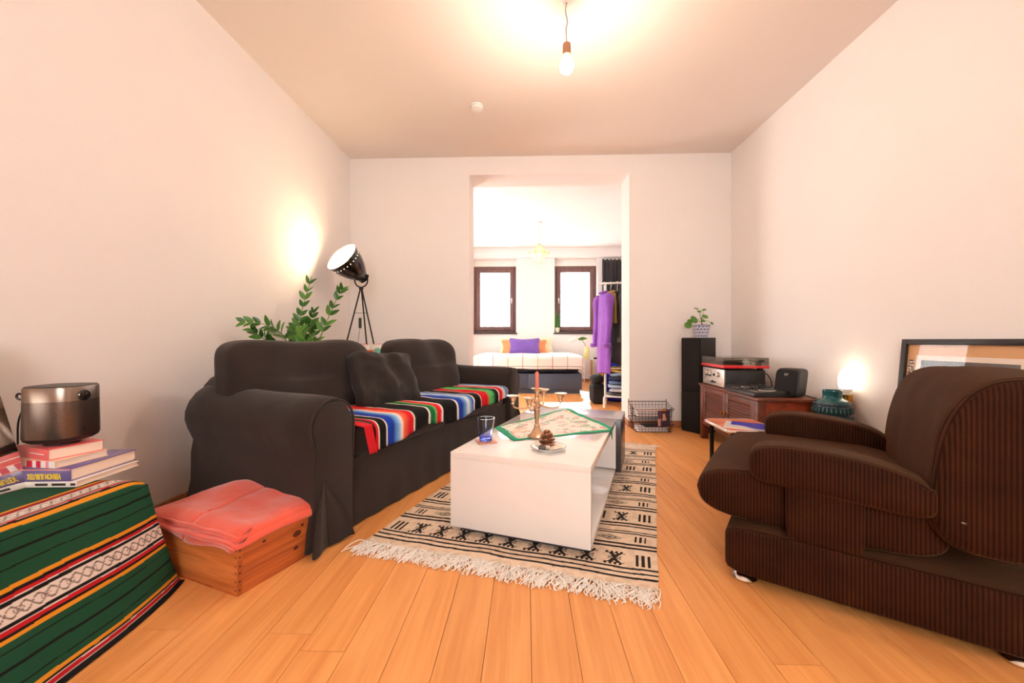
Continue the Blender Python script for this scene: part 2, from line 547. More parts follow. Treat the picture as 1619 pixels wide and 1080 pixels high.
struct(box('ceiling_bedroom', M_wall2, BXL-T, BXR+T, YB+WT, YF+.3, CH2, CH2+.12))
# ceiling beam band along the bedroom far wall
struct(box('trim_1', M_wall2, BXL, BXR, YF-.10, YF, 2.69, CH2, bevel=.004), 'plaster band under the bedroom ceiling')

# baseboards
struct(box('baseboard_back', M_skirt, OX1+.001, XR, YB-.014, YB-.001, 0, .068, bevel=.004), 'low brown wooden baseboard right of the opening')
struct(box('baseboard_opening', M_skirt, OX1-.013, OX1-.001, YB-.014, YB+WT, 0, .068, bevel=.004))
struct(box('baseboard_left', M_skirt, XL+.001, XL+.014, YR, YB-.001, 0, .068, bevel=.004))
struct(box('baseboard_right', M_skirt, XR-.014, XR-.001, YR, YB-.016, 0, .068, bevel=.004))
struct(box('baseboard_far', M_skirt, BXL, BXR, YF-.014, YF-.001, 0, .068, bevel=.004))

# windows
M_frame = wood('dark_window_frame', rgb(100, 68, 64), rgb(124, 90, 86), 0.45, 'Z', 1.0, 0.04)  # frame colour lightened to carry the flare of the bright windows
M_sill = mat('dark_stone_sill', rgb(58, 52, 54), 0.4, var=0.1)
def window(name, x0, x1, z0, z1, y, out, label, blind=0.15):
    e = empty(name, ((x0+x1)/2, y, z0)); struct(e, label)
    hw = (x1-x0)/2; h = z1-z0-blind; s = 1 if out > 0 else -1
    yf = s*0.16
    def bx(n, m, a, b, c, d, dy0, dy1, bev=.006):
        ys = sorted((yf+s*dy0, yf+s*dy1))
        return box(n, m, a, b, ys[0], ys[1], c, d, e, bev)
    fw = 0.07
    bx('outer_frame', M_frame, -hw, -hw+fw, 0, h, 0, .07); bx('outer_frame', M_frame, hw-fw, hw, 0, h, 0, .07)
    bx('outer_frame', M_frame, -hw+fw, hw-fw, 0, fw, 0, .07); bx('outer_frame', M_frame, -hw+fw, hw-fw, h-fw, h, 0, .07)
    g = fw-.012; sw = .085
    bx('sash', M_frame, -hw+g, -hw+g+sw, g, h-g, -.03, .035); bx('sash', M_frame, hw-g-sw, hw-g, g, h-g, -.03, .035)
    bx('sash', M_frame, -hw+g+sw, hw-g-sw, g, g+sw, -.03, .035); bx('sash', M_frame, -hw+g+sw, hw-g-sw, h-g-sw, h-g, -.03, .035)
    bx('pane', M_pane, -hw+g+sw-.004, hw-g-sw+.004, g+sw-.004, h-g-sw+.004, 0.0, .006, 0)
    hd = MB().box(-.012, .012, *sorted((yf-s*.04, yf-s*.03)), -.03, .03).tube([(0, yf-s*.04, 0), (0, yf-s*.06, 0), (0, yf-s*.062, -.09)], .008, 8)
    o = hd.build('handle', M_white_metal, e); o.location = ((hw-g-sw/2)*(-1 if x0 > 0 else 1), 0, h*.5)
    if blind: bx('blind_box', M_white_plastic, -hw, hw, h, h+blind, -.005, .10)
    ys = sorted((-s*.035, yf+s*.0))
    box('sill', M_sill, -hw-.03, hw+.03, -.035 if s > 0 else .0, 0.0 if s > 0 else .035, -.03, -.002, e, .004)
    box('sill', M_sill, -hw+.001, hw-.001, ys[0], ys[1], .0005, .006, e)
    return e
window('window_1', *FAR_WIN[0], YF, 1, 'dark framed bedroom window left of the yellow pendant')
window('window_2', *FAR_WIN[1], YF, 1, 'dark framed bedroom window right of the yellow pendant')
window('window_3_added', *REAR_WIN[0], YR, -1, 'unseen window added behind the camera for daylight', 0)
w4 = window('window_4_added', 0, SIDE_WIN[1]-SIDE_WIN[0], SIDE_WIN[2], SIDE_WIN[3], 0, 1, 'unseen tall window added in the left bedroom wall to brighten the bedroom', 0)
w4.location = (BXL, (SIDE_WIN[0]+SIDE_WIN[1])/2, SIDE_WIN[2]); w4.rotation_euler = (0, 0, PI/2)

# ================================================================== CEILING: pendant bulb, smoke detector
pb = PD(896, 100, 2.24); 
e = empty('pendant_bulb', (pb.x, pb.y, CH), 0, 'bare lit bulb hanging from the living room ceiling on a grey cord', 'pendant lamp')
zb = pb.z-CH
MB().lathe([(.045, -.0005), (.045, -.012), (.02, -.03), (.006, -.034)], 24).build('ceiling_rose', M_white_plastic, e)
rs = random.Random(1)
MB().tube(smoothpath([(0, 0, -.03), (-.006, 0, -.08), (.004, 0, -.14), (-.003, .003, -.18), (0, 0, zb+.105)], 6), .0035, 8).build('cord', mat('grey_cord', rgb(150, 140, 130), .7), e)
MB().lathe([(.010, zb+.115), (.021, zb+.108), (.023, zb+.095), (.023, zb+.045)], 20).build('socket', wood('socket_wood', rgb(150, 100, 72), rgb(176, 124, 92), .5, 'Z'), e)
MB().lathe([(.013, zb+.05), (.018, zb+.035), (.032, zb+.012), (.039, zb-.008), (.040, zb-.02), (.035, zb-.038), (.022, zb-.052), (.006, zb-.058)], 24).build('bulb', emitter('lit_bulb', (1, .80, .55, 1), 16), e)
def point(name, loc, power, color, radius):
    l = bpy.data.lights.new(name, 'POINT'); l.energy = power; l.color = color; l.shadow_soft_size = radius
    o = bpy.data.objects.new(name, l); o.location = loc; col.objects.link(o); return o
l = point('pendant_bulb_light', (pb.x, pb.y, pb.z-.1), 27, (1, .83, .67), .05)
sd = PZ(754, 167, CH)
e = empty('smoke_detector', (sd.x, sd.y, CH), 0, 'round white smoke detector on the ceiling', 'smoke detector')
MB().lathe([(.052, -.0005), (.052, -.012), (.049, -.03), (.03, -.037), (.004, -.038)], 28).build('housing', M_white_plastic, e)
MB().lathe([(.0535, -.013), (.0535, -.017)], 28).build('vent_ring', mat('detector_grey', rgb(190, 180, 172), .5), e)
MB().lathe([(.004, -.0375), (.004, -.0395)], 10, TR(.018, -.01, 0)).build('test_button', M_white_plastic, e)

# socket on the left wall behind the sofa
sx = (XL); 
yy = None
rr = (509-809.5)/FPX
dd = XL/(rr*ca-sa); ps = PD(509, 541, dd)
e = empty('wall_socket', (XL, ps.y, ps.z), R(90), 'small white wall socket above the sofa back behind the plant', 'wall socket')
box('plate', M_white_plastic, -.04, .04, -.012, -.0005, -.04, .04, e, .004)
MB().lathe([(.02, 0), (.018, .001)], 20, RX(R(90)) @ TR(0, 0, .0125)).build('insert', mat('socket_grey', rgb(200, 194, 188), .5), e)

# ================================================================== SOFA
S_ANG = math.atan2(.921, .389)+YAW
so_p = W(-.835, 1.66)
sofa = empty('sofa', so_p, S_ANG, 'long black slipcovered sofa with rolled arms along the left wall', 'sofa')
SM = TR(*so_p) @ RZ(S_ANG)
SL, SD = 2.32, 0.86
def arm_ring(t, sgn, s_off, grow=0.0, drop=0.0, flare=0.0):
    "cross-section of a rolled arm in the s-z plane at depth t; sgn -1: outward is -s"
    r = .128+grow; cz = .52+drop; c = .115
    pts = []
    pts.append((.225, 0.012)); pts.append((.225, .30))
    for k in range(13):                      # inner top round to outer underside
        a = R(-10)+R(215)*k/12
        pts.append((c+(r)*math.cos(a)*1.0, cz+r*math.sin(a)))
    pts.append((.022, .40)); pts.append((.012, .34)); pts.append((.012-.2*flare, .2)); pts.append((-.005-.6*flare, .10)); pts.append((-.012-flare, .012))
    out = []
    for (s, z) in pts:
        q = s if sgn < 0 else (.23-s)
        out.append((s_off+q, t, z))
    return out if sgn < 0 else out[::-1]
for sgn, s_off in ((-1, 0.0), (1, SL-.23)):
    rings = []
    for t, g, dz, fl_ in ((.012, -.012, -.006, .008), (.03, 0, 0, .005), (.15, .002, .002, 0), (.4, .0, .004, 0.0), (.60, .004, .008, 0.0), (.73, .014, .014, .004), (.81, .02, .012, .008), (.85, .004, .0, .008)):
        rings.append(arm_ring(t, sgn, s_off, g, dz, fl_))
    MB().loft(rings).build('arm', M_soft_black, sofa, angle=50)
    # front panel with piping
    fr = arm_ring(0, sgn, s_off, -.02, -.003, .008)
    fr2 = [(p[0], -.003, p[2]) for p in fr]
    MB().loft([[(p[0], .014, p[2]) for p in fr], fr2]).build('arm_front', M_soft_black, sofa, bevel=.004)
    pip = arm_ring(.004, sgn, s_off, -.006, -.003, .008)
    pp = pip[1:-4] if sgn < 0 else pip[4:-1]
    MB().tube(pp, .006, 6).build('piping', M_soft_black, sofa)
# base with skirt down to the floor
def base_deform(t): return t
b = MB()
rings = []
for z, o_ in ((.006, .012), (.10, .006), (.2, 0), (.30, 0), (.325, .006)):
    ring = []
    for k in range(41):
        s = .215+(SL-.43)*k/40
        ring.append((s, .045-o_*.8-.005*math.sin(k*1.7)*(1 if z < .15 else .2), z))
    ring += [(SL-.215, .84, z), (.215, .84, z)]
    rings.append(ring)
b.loft(rings).build('base', M_soft_black, sofa)
# kick pleats at the front corners
for s0, sg in ((.0, 1), (SL, -1)):
    m_ = MB()
    for (a, b_, dy0, dy1) in ((-.035, .07, -.05, -.012), (.075, .20, -.012, -.035)):
        rr_ = []
        for z, f in ((.012, 1), (.08, .85), (.16, .55), (.24, .2), (.29, 0)):
            x0_ = .055+(a-.055)*f*1.0 if a < 0 else .06+(a-.06)*f
            x1_ = .06+(b_-.06)*f
            p = []
            for q in range(7):
                u = q/6
                p.append((s0+sg*(x0_+(x1_-x0_)*u), (dy0+(dy1-dy0)*u)*f-.006-.006*math.sin(u*6)*f, z))
            rr_.append(p+[(q[0], q[1]+.012, q[2]) for q in p[::-1]])
        m_.loft(rr_)
    m_.build('skirt_pleat', M_soft_black, sofa, angle=60)
# back
def bk(q):
    q.y += .10*(q.z)/.43*.5
    q.z += .012*nz3(q.x*3, q.y*3, 1)
    return q
MB().soft(SL/2-.04, .095, .375, 7, 18, bk, TR(SL/2, .755, .383)).build('back', M_soft_black, sofa)
# seat cushions
def seat_def(q):
    q.z += .008*nz3(q.x*5, q.y*5, 2)
    return q
sl_ = (SL-.455)/2
for k in range(2):
    MB().soft(sl_/2-.003, .36, .085, 7, 14, seat_def, TR(.2275+sl_*(k+.5), .375, .40)).build('seat_cushion', M_soft_black, sofa)
# back cushions
def bc(seed, lean=.22, slump=.02):
    def f(q):
        z = q.z
        fx = abs(q.x)
        q.y += .022*nz3(q.x*4+seed, q.z*4, seed)+lean*z*.9
        q.z += .026*nz3(q.x*3.1, seed*2.7, 0)-slump*math.cos(q.x*3)*(1 if z > 0 else 0)
        q.y += .012*math.sin(q.x*9+seed+z*14)*(1-min(1, abs(z)/.25))
        return q
    return f
MB().soft(.495, .105, .232, 5.0, 22, bc(1.3), TR(.525, .645, .680)).build('back_cushion', M_soft_black, sofa, angle=70)
MB().soft(.44, .105, .240, 4.4, 22, bc(4.1, .26), TR(1.635, .60, .685)).build('back_cushion', M_soft_black, sofa, angle=70)
# cushion edge piping
# throw pillow
def tp(q):
    f = 1-.0*q.x
    q.y *= (1-.45*max(abs(q.x)/.27, abs(q.z)/.21)**2)
    q.x *= 1+.10*(abs(q.z)/.2)**2; q.z *= 1+.10*(abs(q.x)/.25)**2
    q.y += .026*nz3(q.x*8, q.z*8, 3)+.012*math.sin(q.x*24+q.z*17)+.010*nz3(q.x*20, q.z*20, 5)
    return q
pl = MB().soft(.25, .085, .18, 6, 24, tp).build('throw_pillow', mat('pillow_black', rgb(46, 40, 37), .85, var=.15, scale=6, bump=.18, bscale=400, sheen=.12, spec=.25, crease=.4), angle=70)
pl.matrix_world = SM @ TR(.955, .43, .634) @ RZ(R(-6)) @ RX(R(-20)) @ RY(R(4))
tag(pl, 'crumpled black pillow leaning in the middle of the sofa back', 'pillow')

# ---------------- striped blanket over the seat
def s_of(px):
    r_ = (px-809.5)/FPX
    # sofa front line in camera-ground coordinates
    return (r_*1.66+.835)/(.389-r_*.921)
C = {k: rgb(*v) for k, v in dict(bk=(14, 12, 14), bl=(20, 60, 170), lb=(130, 185, 235), wh=(246, 236, 226), og=(250, 120, 80), rd=(222, 22, 38), pk=(255, 130, 150), gr=(20, 110, 60), lg=(90, 200, 110)).items()}
keys = [(596, 'rd'), (599.5, 'rd'), (600, 'wh'), (601, 'wh'), (601.4, 'gr'), (602, 'bk'), (612, 'bk'), (612.3, 'wh'), (614, 'wh'), (614.4, 'bl'), (624, 'bl'), (632, 'lb'), (637, 'wh'), (640, 'og'), (650, 'rd'), (656, 'rd'), (656.4, 'wh'), (658, 'wh'), (658.3, 'gr'), (660, 'bk'), (680, 'bk'), (680.5, 'wh'), (682.5, 'wh'), (683, 'gr'), (689, 'gr'), (692, 'lg'), (694, 'rd'), (699, 'rd'), (701, 'pk'), (701.4, 'wh'), (703, 'wh'), (703.4, 'bk'), (724, 'bk'), (724.5, 'wh'), (726.5, 'wh'), (727, 'bl'), (733, 'bl'), (739, 'lb'), (742, 'wh'), (745, 'lb'), (750, 'bl'), (750.5, 'wh'), (752, 'wh'), (752.4, 'bk'), (761, 'bk'), (761.5, 'wh'), (762.5, 'rd'), (772, 'rd'), (776, 'lg'), (780, 'lg'), (784, 'gr'), (784.5, 'bk'), (789, 'bk'), (789.5, 'wh'), (790.5, 'wh'), (791, 'rd'), (795, 'rd'), (798, 'wh'), (801, 'lb'), (804, 'bl'), (804.4, 'wh'), (805, 'wh'), (805.3, 'bk'), (809, 'bk'), (809.5, 'rd'), (812, 'pk')]
ks = [(s_of(p), C[c]) for p, c in keys]
B0, B1 = ks[0][0]+.005, min(ks[-1][0], SL-.235)
def serape_col(u, v):
    s = B0+(B1-B0)*u
    s += .012*math.sin(v*5+u*9)*(v-.6) 
    if s <= ks[0][0]: return ks[0][1]
    for i in range(len(ks)-1):
        if ks[i][0] <= s < ks[i+1][0]:
            f = (s-ks[i][0])/(ks[i+1][0]-ks[i][0])
            return tuple(ks[i][1][j]*(1-f)+ks[i+1][1][j]*f for j in range(4))
    return ks[-1][1]
def serape(u, v):
    s = B0+(B1-B0)*u
    L_ = v*.86                                # arc length from the back edge to the hanging front hem
    wob = .006*nz3(s*7, v*4, 5)
    t_edge = .012
    flat = .58-t_edge
    if L_ < flat-.05:
        t = .58-L_; z = .487+wob+.010*abs(nz3(s*5, t*5, 8))
    else:
        a = (L_-(flat-.05))
        rr_ = .05
        if a < rr_*PI/2:
            th = a/rr_
            t = t_edge+.05-rr_*math.sin(th)-.004; z = .437+rr_*math.cos(th)+wob*.6
        else:
            z = .437-(a-rr_*PI/2)-(.012*math.sin(s*6)+.01*nz3(s*9, 0, 2)); t = t_edge-.004+.004*math.sin(s*40)*.7
    # hem height rises in the far half a little
    return (s, t, z+.0)
bl = MB()
hang = lambda u: 1
def serape2(u, v):
    # shorten the front drop: about 9 cm at the near end, 6 cm at the far end
    lim = (.568+.05*PI/2-.05+.085-.03*u+.012*math.sin(u*17))/.86
    return serape(u, v*lim)
bl.grid(serape2, 420, 46, None, serape_col)
ob = bl.build('striped_blanket', vcol('serape_weave', .95, .0, .35, 500), None, solid=.006, angle=80)
ob.matrix_world = SM
tag(ob, 'black blanket with rainbow stripes spread over the sofa seat', 'blanket')
# red corner of the blanket slipping over the front edge at the near end
rc = MB()
def redc(u, v):
    s = .268+u*.06+.05*v
    if v < .45:
        f = v/.45; t = .10-.105*f; z = .494-.0*f-.012*f*f
    else:
        f = (v-.45)/.55; t = -.006-.012*f; z = .482-.14*f
    return (s, t-.004*math.sin(u*18), z)
rc.grid(redc, 24, 20).build('corner_flap', mat('red_weave', rgb(214, 24, 36), .95, bump=.4, bscale=300, stretch=(1, .2, .2)), ob, solid=.006, angle=80)

# ================================================================== COFFEE TABLE
T_ANG = math.atan2(-.224, .6115)+YAW
tp_ = W(-.2875, 1.858)
TM = TR(*tp_) @ RZ(T_ANG)
M_lac = mat('white_lacquer', rgb(242, 236, 230), 0.12, var=0.01, coat=.6)
M_dgrey = mat('dark_grey_lacquer', rgb(66, 64, 68), .25, var=.03)
M_lgrey = mat('grey_frosted_top', rgb(172, 170, 178), .25, var=.03)
ct = empty('coffee_table', tp_, T_ANG, 'glossy white box coffee table with open side on the patterned rug', 'coffee table')
TW, TH = .651, .381
zr = .012                                    # rug thickness
box('front_panel', M_lac, 0, TW, 0, .022, .035, TH-.03, ct, .002)
box('table_top', M_lac, 0, TW, 0, 1.05, TH-.03, TH, ct, .002)
box('side_panel', M_lac, 0, .022, .022, 1.05, .035, TH-.03, ct, .002)
box('bottom_panel', M_lac, .022, TW, .022, 1.05, .035, .06, ct, .002)
box('middle_panel', M_lac, TW-.20, TW-.18, .022, 1.03, .06, TH-.03, ct, .002)
box('end_panel', M_lac, .022, TW-.001, 1.03, 1.05, .06, TH-.03, ct, .002)
box('dark_end_panel', M_dgrey, -.01, TW+.03, 1.052, 1.08, .035, TH-.005, ct, .002)
box('grey_top', M_lgrey, -.01, TW+.03, 1.081, 1.40, TH-.03, TH-.005, ct, .002)
box('dark_side_panel', M_dgrey, TW+.005, TW+.03, 1.081, 1.40, .035, TH-.031, ct, .002)
box('dark_side_panel', M_dgrey, -.01, .012, 1.081, 1.40, .035, TH-.031, ct, .002)
box('plinth', M_dgrey, .04, TW-.03, .03, 1.36, zr+.0005, .034, ct)
TZ = TH
def on_table(px, py, z=TH): return PZ(px, py, z)

# coaster and glass
p = on_table(768, 698.5)
co = box('coaster', wood('coaster_wood', rgb(190, 120, 90), rgb(214, 150, 120), .5, 'X'), -.048, .048, -.048, .048, 0, .005, None, .0015)
co.location = (p.x, p.y, TH+.0004); co.rotation_euler = (0, 0, T_ANG+R(38))
tag(co, 'thin square coaster under the blue glass', 'coaster')
def blueglass():
    m = bpy.data.materials.new('blue_tinted_glass'); m.use_nodes = True
    t = m.node_tree; N = t.nodes; L = t.links
    p = N['Principled BSDF']; p.inputs['Roughness'].default_value = .03; p.inputs['Transmission Weight'].default_value = 1.0; p.inputs['IOR'].default_value = 1.3
    tc = N.new('ShaderNodeTexCoord'); sp = N.new('ShaderNodeSeparateXYZ'); L.new(tc.outputs['Object'], sp.inputs[0])
    n = N.new('ShaderNodeTexNoise'); n.inputs['Scale'].default_value = 30; L.new(tc.outputs['Object'], n.inputs['Vector'])
    ma = N.new('ShaderNodeMath'); ma.operation = 'MULTIPLY_ADD'; ma.inputs[1].default_value = .03; L.new(n.outputs['Fac'], ma.inputs[0]); L.new(sp.outputs['Z'], ma.inputs[2])
    rp = N.new('ShaderNodeValToRGB'); e = rp.color_ramp.elements
    e[0].position = .022; e[0].color = rgb(100, 120, 240); e[1].position = .12; e[1].color = rgb(246, 248, 255)
    k = rp.color_ramp.elements.new(.055); k.color = rgb(220, 226, 255)
    L.new(ma.outputs[0], rp.inputs['Fac']); L.new(rp.outputs['Color'], p.inputs['Base Color'])
    return m
g = MB().lathe([(.028, 0), (.031, .002), (.0335, .02), (.046, .114), (.0465, .116), (.0445, .116), (.0318, .022), (.03, .014), (.002, .012)], 32).build('drinking_glass', blueglass(), None)
g.location = (p.x, p.y, TH+.0058); tag(g, 'tapered drinking glass tinted blue at the bottom on the coaster', 'glass')

# scarf on the table
Nn, Rr, Ff, Ll = (TM.inverted() @ on_table(*q) for q in ((811, 698), (970, 681), (898, 646), (783, 677)))
rs = random.Random(11)
blobs = [(rs.random(), rs.random(), rs.uniform(.012, .05), rs.choice([rgb(214, 70, 80), rgb(240, 170, 150), rgb(90, 160, 90), rgb(236, 214, 120), rgb(150, 190, 160), rgb(120, 110, 100), rgb(190, 150, 90), rgb(240, 190, 190)])) for _ in range(150)]
def scarf_col(u, v):
    e_ = min(u, 1-u, v, 1-v)+.012*nz3(u*14, v*14, 1)
    if e_ < .055: return rgb(34, 158, 118)
    if e_ < .062: return rgb(240, 240, 226)
    if e_ < .068: return rgb(130, 150, 110)
    c = c0 = rgb(240, 234, 224)
    for (a, b, r_, k0) in blobs:
        k = tuple(.55*k0[i]+.45*c0[i] for i in range(4))
        d2 = math.hypot(u-a, v-b)
        if d2 < r_*(1+.5*nz3(u*40, v*40, a*9)) and d2 > r_*.45*(1 if int(a*100) % 2 else 0): c = k
    return c
def scarf(u, v):
    q = Nn*(1-u)*(1-v)+Rr*u*(1-v)+Ff*u*v+Ll*(1-u)*v
    x, y = q.x, q.y
    x += .10*max(0, u-.6)*(1-v)**2
    x += .010*nz3(u*6, v*6, 4); y += .010*nz3(u*6, v*6, 9)
    wr = .006*max(0, nz3(u*5+2, v*7, 3))+.003*max(0, math.sin(u*9+v*14))
    z = TH+.0015+wr
    if x > TW-.001:
        ex = x-(TW-.001)
        z = TH+.0015+wr-ex*1.0; x = TW+.003+.15*ex
    return (x, y, z)
o = MB().grid(scarf, 200, 200, None, scarf_col).build('table_scarf', vcol('scarf_print', .85, 0, .15, 400), None, solid=.0012, angle=80)
o.matrix_world = TM; tag(o, 'thin floral cloth with green border lying across the coffee table', 'tablecloth')

# candelabra
cp = PZ(849, 692, TH)
M_sil = mat('worn_silver', rgb(222, 190, 158), .3, 1.0, var=.12, scale=30)
cd = empty('candelabra', (cp.x, cp.y, TH+.0065), YAW, 'five branch silver candelabra holding one candle on the coffee table', 'candelabra')
MB().lathe([(.050, 0), (.051, .004), (.046, .009), (.036, .014), (.026, .028), (.018, .042), (.013, .052)], 32).build('foot', M_sil, cd)
MB().lathe([(.012, .052), (.017, .056), (.016, .062), (.010, .068), (.011, .09), (.0145, .125), (.017, .145), (.013, .150), (.019, .156), (.019, .163), (.012, .170), (.016, .18), (.018, .188), (.013, .197), (.009, .207), (.010, .215)], 20).build('stem', M_sil, cd)
cupme = MB().lathe([(.006, -.022), (.010, -.018), (.008, -.012), (.0105, -.004), (.014, .004), (.015, .012), (.027, .0185), (.028, .021), (.013, .0215), (.011, .012)], 20).mesh('cup')
inst('cup', cupme, M_sil, cd, TR(0, 0, .236) @ Matrix.Diagonal((1.2, 1.2, 1, 1)))
for (dx, dy, hz) in ((.128, .02, .205), (-.128, -.02, .198), (-.045, -.115, .20), (.045, .115, .215)):
    arm = MB().tube(smoothpath([(0, 0, .182), (dx*.25, dy*.25, .162), (dx*.6, dy*.6, .150), (dx*.93, dy*.93, .158), (dx, dy, hz-.022)], 6), [.0055-.002*min(1, k/24) for k in range(25)], 8).build('branch', M_sil, cd)
    c_ = inst('cup', cupme, M_sil, arm, TR(dx, dy, hz) @ Matrix.Diagonal((1.2, 1.2, 1.1, 1)))
cn = MB().lathe([(.0102, 0), (.0102, .09), (.0085, .094), (.003, .096)], 20).tube([(0, 0, .095), (.0005, 0, .104)], .0009, 6).build('candle', mat('salmon_wax', rgb(226, 128, 104), .45, var=.03, sss=.2), None)
cn.location = (cp.x, cp.y, TH+.0065+.236+.0125); tag(cn, 'short salmon pink candle standing in the candelabra', 'candle')

# plate with pine cone and pebbles
pp_ = on_table(867, 712)
pe = empty('plate', (pp_.x, pp_.y, TH+.0004), 0, 'small white dish with a blue grey rim beside the candelabra', 'plate')
MB().lathe([(.045, 0), (.05, .003), (.078, .017), (.0835, .0185), (.0835, .0205), (.077, .0205), (.05, .006), (.004, .005)], 40).build('dish', mat('cream_china', rgb(240, 234, 224), .2, var=.02), pe)
MB().lathe([(.0805, .0207), (.0815, .0214), (.0832, .0214), (.0838, .0205)], 40, cap0=False, cap1=False).build('rim_line', mat('rim_grey_blue', rgb(96, 100, 120), .3), pe)
pc = empty('pine_cone', (pp_.x-.004, pp_.y+.022, TH+.0085), 0, 'open brown pine cone lying on the small dish', 'pine cone')
pc.scale = (1.25, 1.25, 1.2)
M_cone = mat('cone_brown', rgb(112, 66, 42), .8, var=.35, scale=60, bump=.3)
M_tip = mat('cone_tip', rgb(186, 130, 92), .8, var=.25, scale=60)
MB().lathe([(.004, 0), (.017, .01), (.02, .025), (.014, .045), (.003, .062)], 14).build('core', M_cone, pc)
scm = MB().loft([[(-.004, 0, 0), (.004, 0, 0), (.004, 0, .003), (-.004, 0, .003)], [(-.008, .013, .005), (.008, .013, .005), (.007, .013, .009), (-.007, .013, .009)], [(-.004, .019, .009), (.004, .019, .009), (.003, .019, .012), (-.003, .019, .012)]]).mesh('scale')
scm2 = scm.copy(); scm.materials.append(M_cone); scm2.materials.append(M_tip)
for i in range(64):
    f = i/63; z = .004+f*.052; r_ = .017*math.sin(PI*(.2+.72*f))+.001
    a = i*2.39996
    inst('scale', scm if i % 3 else scm2, None, pc, TR(0, 0, z) @ RZ(a) @ TR(0, r_*.75, 0) @ RX(R(-28+72*f)) @ Matrix.Scale(1.0-.35*f, 4))
peb = [(-.048, .008, .014, rgb(226, 216, 204), 'white pebble nearest the rim of the dish'), (-.03, -.024, .016, rgb(86, 80, 74), 'dark grey pebble at the front of the dish'), (-.028, .03, .011, rgb(60, 50, 46), 'small dark pebble beside the pine cone'), (-.008, -.012, .015, rgb(222, 206, 190), 'cream pebble in front of the pine cone'), (.012, -.03, .009, rgb(206, 184, 160), 'small tan pebble in the dish')]
for i, (x, y, r_, c, lb) in enumerate(peb):
    hz = .007+max(0, (math.hypot(x, y)+.011-.05))*.6
    o = MB().soft(r_*1.15, r_*.9, r_*.7, 2.3, 6, lambda q, i=i: q*(1+.1*nz3(q.x*60, q.y*60, i))).build('pebble', mat('pebble_stone_%d' % i, c, .6, var=.15, scale=80), None)
    o.location = (pp_.x+x, pp_.y+y, TH+hz+r_*.7); tag(o, lb, 'pebble', 'pebbles in the small dish')
sh = MB().grid(lambda u, v: ((u-.5)*.07*(1-.25*(v-.5)**2*4), (v-.5)*.05, .010*math.cos((u-.5)*2.6)*math.cos((v-.5)*2.4)+.0012*math.sin(u*40)), 30, 16).build('sea_shell', mat('shell_pink', rgb(240, 210, 188), .4), None, solid=.002, angle=80)
sh.location = (pp_.x+.042, pp_.y-.004, TH+.013); sh.rotation_euler = (0, 0, .4); tag(sh, 'flat pale ribbed shell lying in the small dish', 'shell')

# ================================================================== RUG
NL, NR, FR, FLc = W(-.66, 1.775), W(.52, 1.42), W(1.18, 3.28), W(0.0, 3.58)
rw, rl = 1.22, 1.95
cream = rgb(232, 208, 182); blk = rgb(34, 26, 22); cream2 = rgb(222, 196, 170)
def near(v, c, w_): return abs(v-c) < w_
def comb(x, y):
    "insect-like figure: hourglass with a comb at each end, unit cell -1..1"
    ax, ay = abs(x), abs(y)
    if ax < .8 and .78 < ay < 1.0: return (math.floor((x+.8)/.2) % 2 == 0)
    if .7 < ay <= .78 and ax < .85: return True
    if ay <= .7 and ax < .12+.75*ay**1.3 and ax > .75*ay**1.3-.28: return True
    if ay < .28 and ax < .55 and (math.floor((x+2)/.17)+math.floor((y+2)/.17)) % 2 == 0: return True
    return False
def diamond(x, y):
    r_ = abs(x)+abs(y)*1.1
    return r_ < .25 or (.45 < r_ < .68) or (.85 < r_ < 1.0)
def bars(x, y): return abs(y) < .85 and (math.floor((x+1)/.4) % 2 == 0)
def rug_col(u, v):
    x, y = u*rw, v*rl
    yy_ = y+.006*nz3(x*5, y*2, 1)+.0035*nz3(x*14, y*5, 6)
    for c, w_ in ((.058, .0065), (.090, .0055), (.122, .0065)):
        if near(yy_, c, w_) or near(yy_, rl-c, w_): return blk
    ph = (yy_-.02) % .40
    if yy_ > .13 and yy_ < rl-.13:
        for c, w_ in ((.258, .008), (.288, .0075), (.385, .005)):
            if near(ph, c, w_): return blk
        for c, w_ in ((.004, .0045), (.085, .008), (.056, .006)):
            if near(ph, c, w_) and yy_ > .2: return blk
    row = math.floor((yy_-.02)/.40)
    # row A
    yc = .02+row*.40+.165
    ky = (y-yc)/.05
    if abs(ky) < 1 and .12 < y < rl-.12:
        if row == 0: n_ = 11
        else: n_ = 11
        cell = rw/n_; i = math.floor(x/cell); kx = (x-(i+.5)*cell)/(cell*.44)
        if abs(kx) < 1:
            if (row > 0 and (i+row) % 3 == 0) or i in (0, n_-1): 
                if bars(kx*1.6, ky) and abs(kx) < .6: return blk
            elif comb(kx, ky): return blk
    # row B
    yc = .02+row*.40+.337
    ky = (y-yc)/.030
    if abs(ky) < 1 and .12 < y < rl-.12:
        cell = rw/9; i = math.floor(x/cell); kx = (x-(i+.5)*cell)/(cell*.42)
        if abs(kx) < 1:
            if i % 2 == 1:
                if diamond(kx, ky): return blk
            elif bars(kx*2.2, ky) and abs(kx) < .42: return blk
    n = nz3(x*30, y*30, 2)
    return cream if n > -.1 else cream2
def rug_pt(u, v, z=None):
    q = NL*(1-u)*(1-v)+NR*u*(1-v)+FR*u*v+FLc*(1-u)*v
    e_ = min(1, 6*min(u, 1-u))*min(1, 8*min(v, 1-v))
    q.x += .010*nz3(v*9, 0, 3)*(1 if u > .9 or u < .1 else .4); q.y += .012*nz3(u*6, v*3, 7)
    inside = 1
    z = .0055+.0025*max(0, nz3(u*7, v*9, 1)) if z is None else z
    if v > .965 and u > .3: z += .012*max(0, nz3(u*8+1, 3, 2)+.2)*(v-.965)/.035
    return Vector((q.x, q.y, z))
rug = empty('woven_rug', (0, 0, 0), 0, 'cream flatweave rug with black stripes and figures under the coffee table', 'rug')
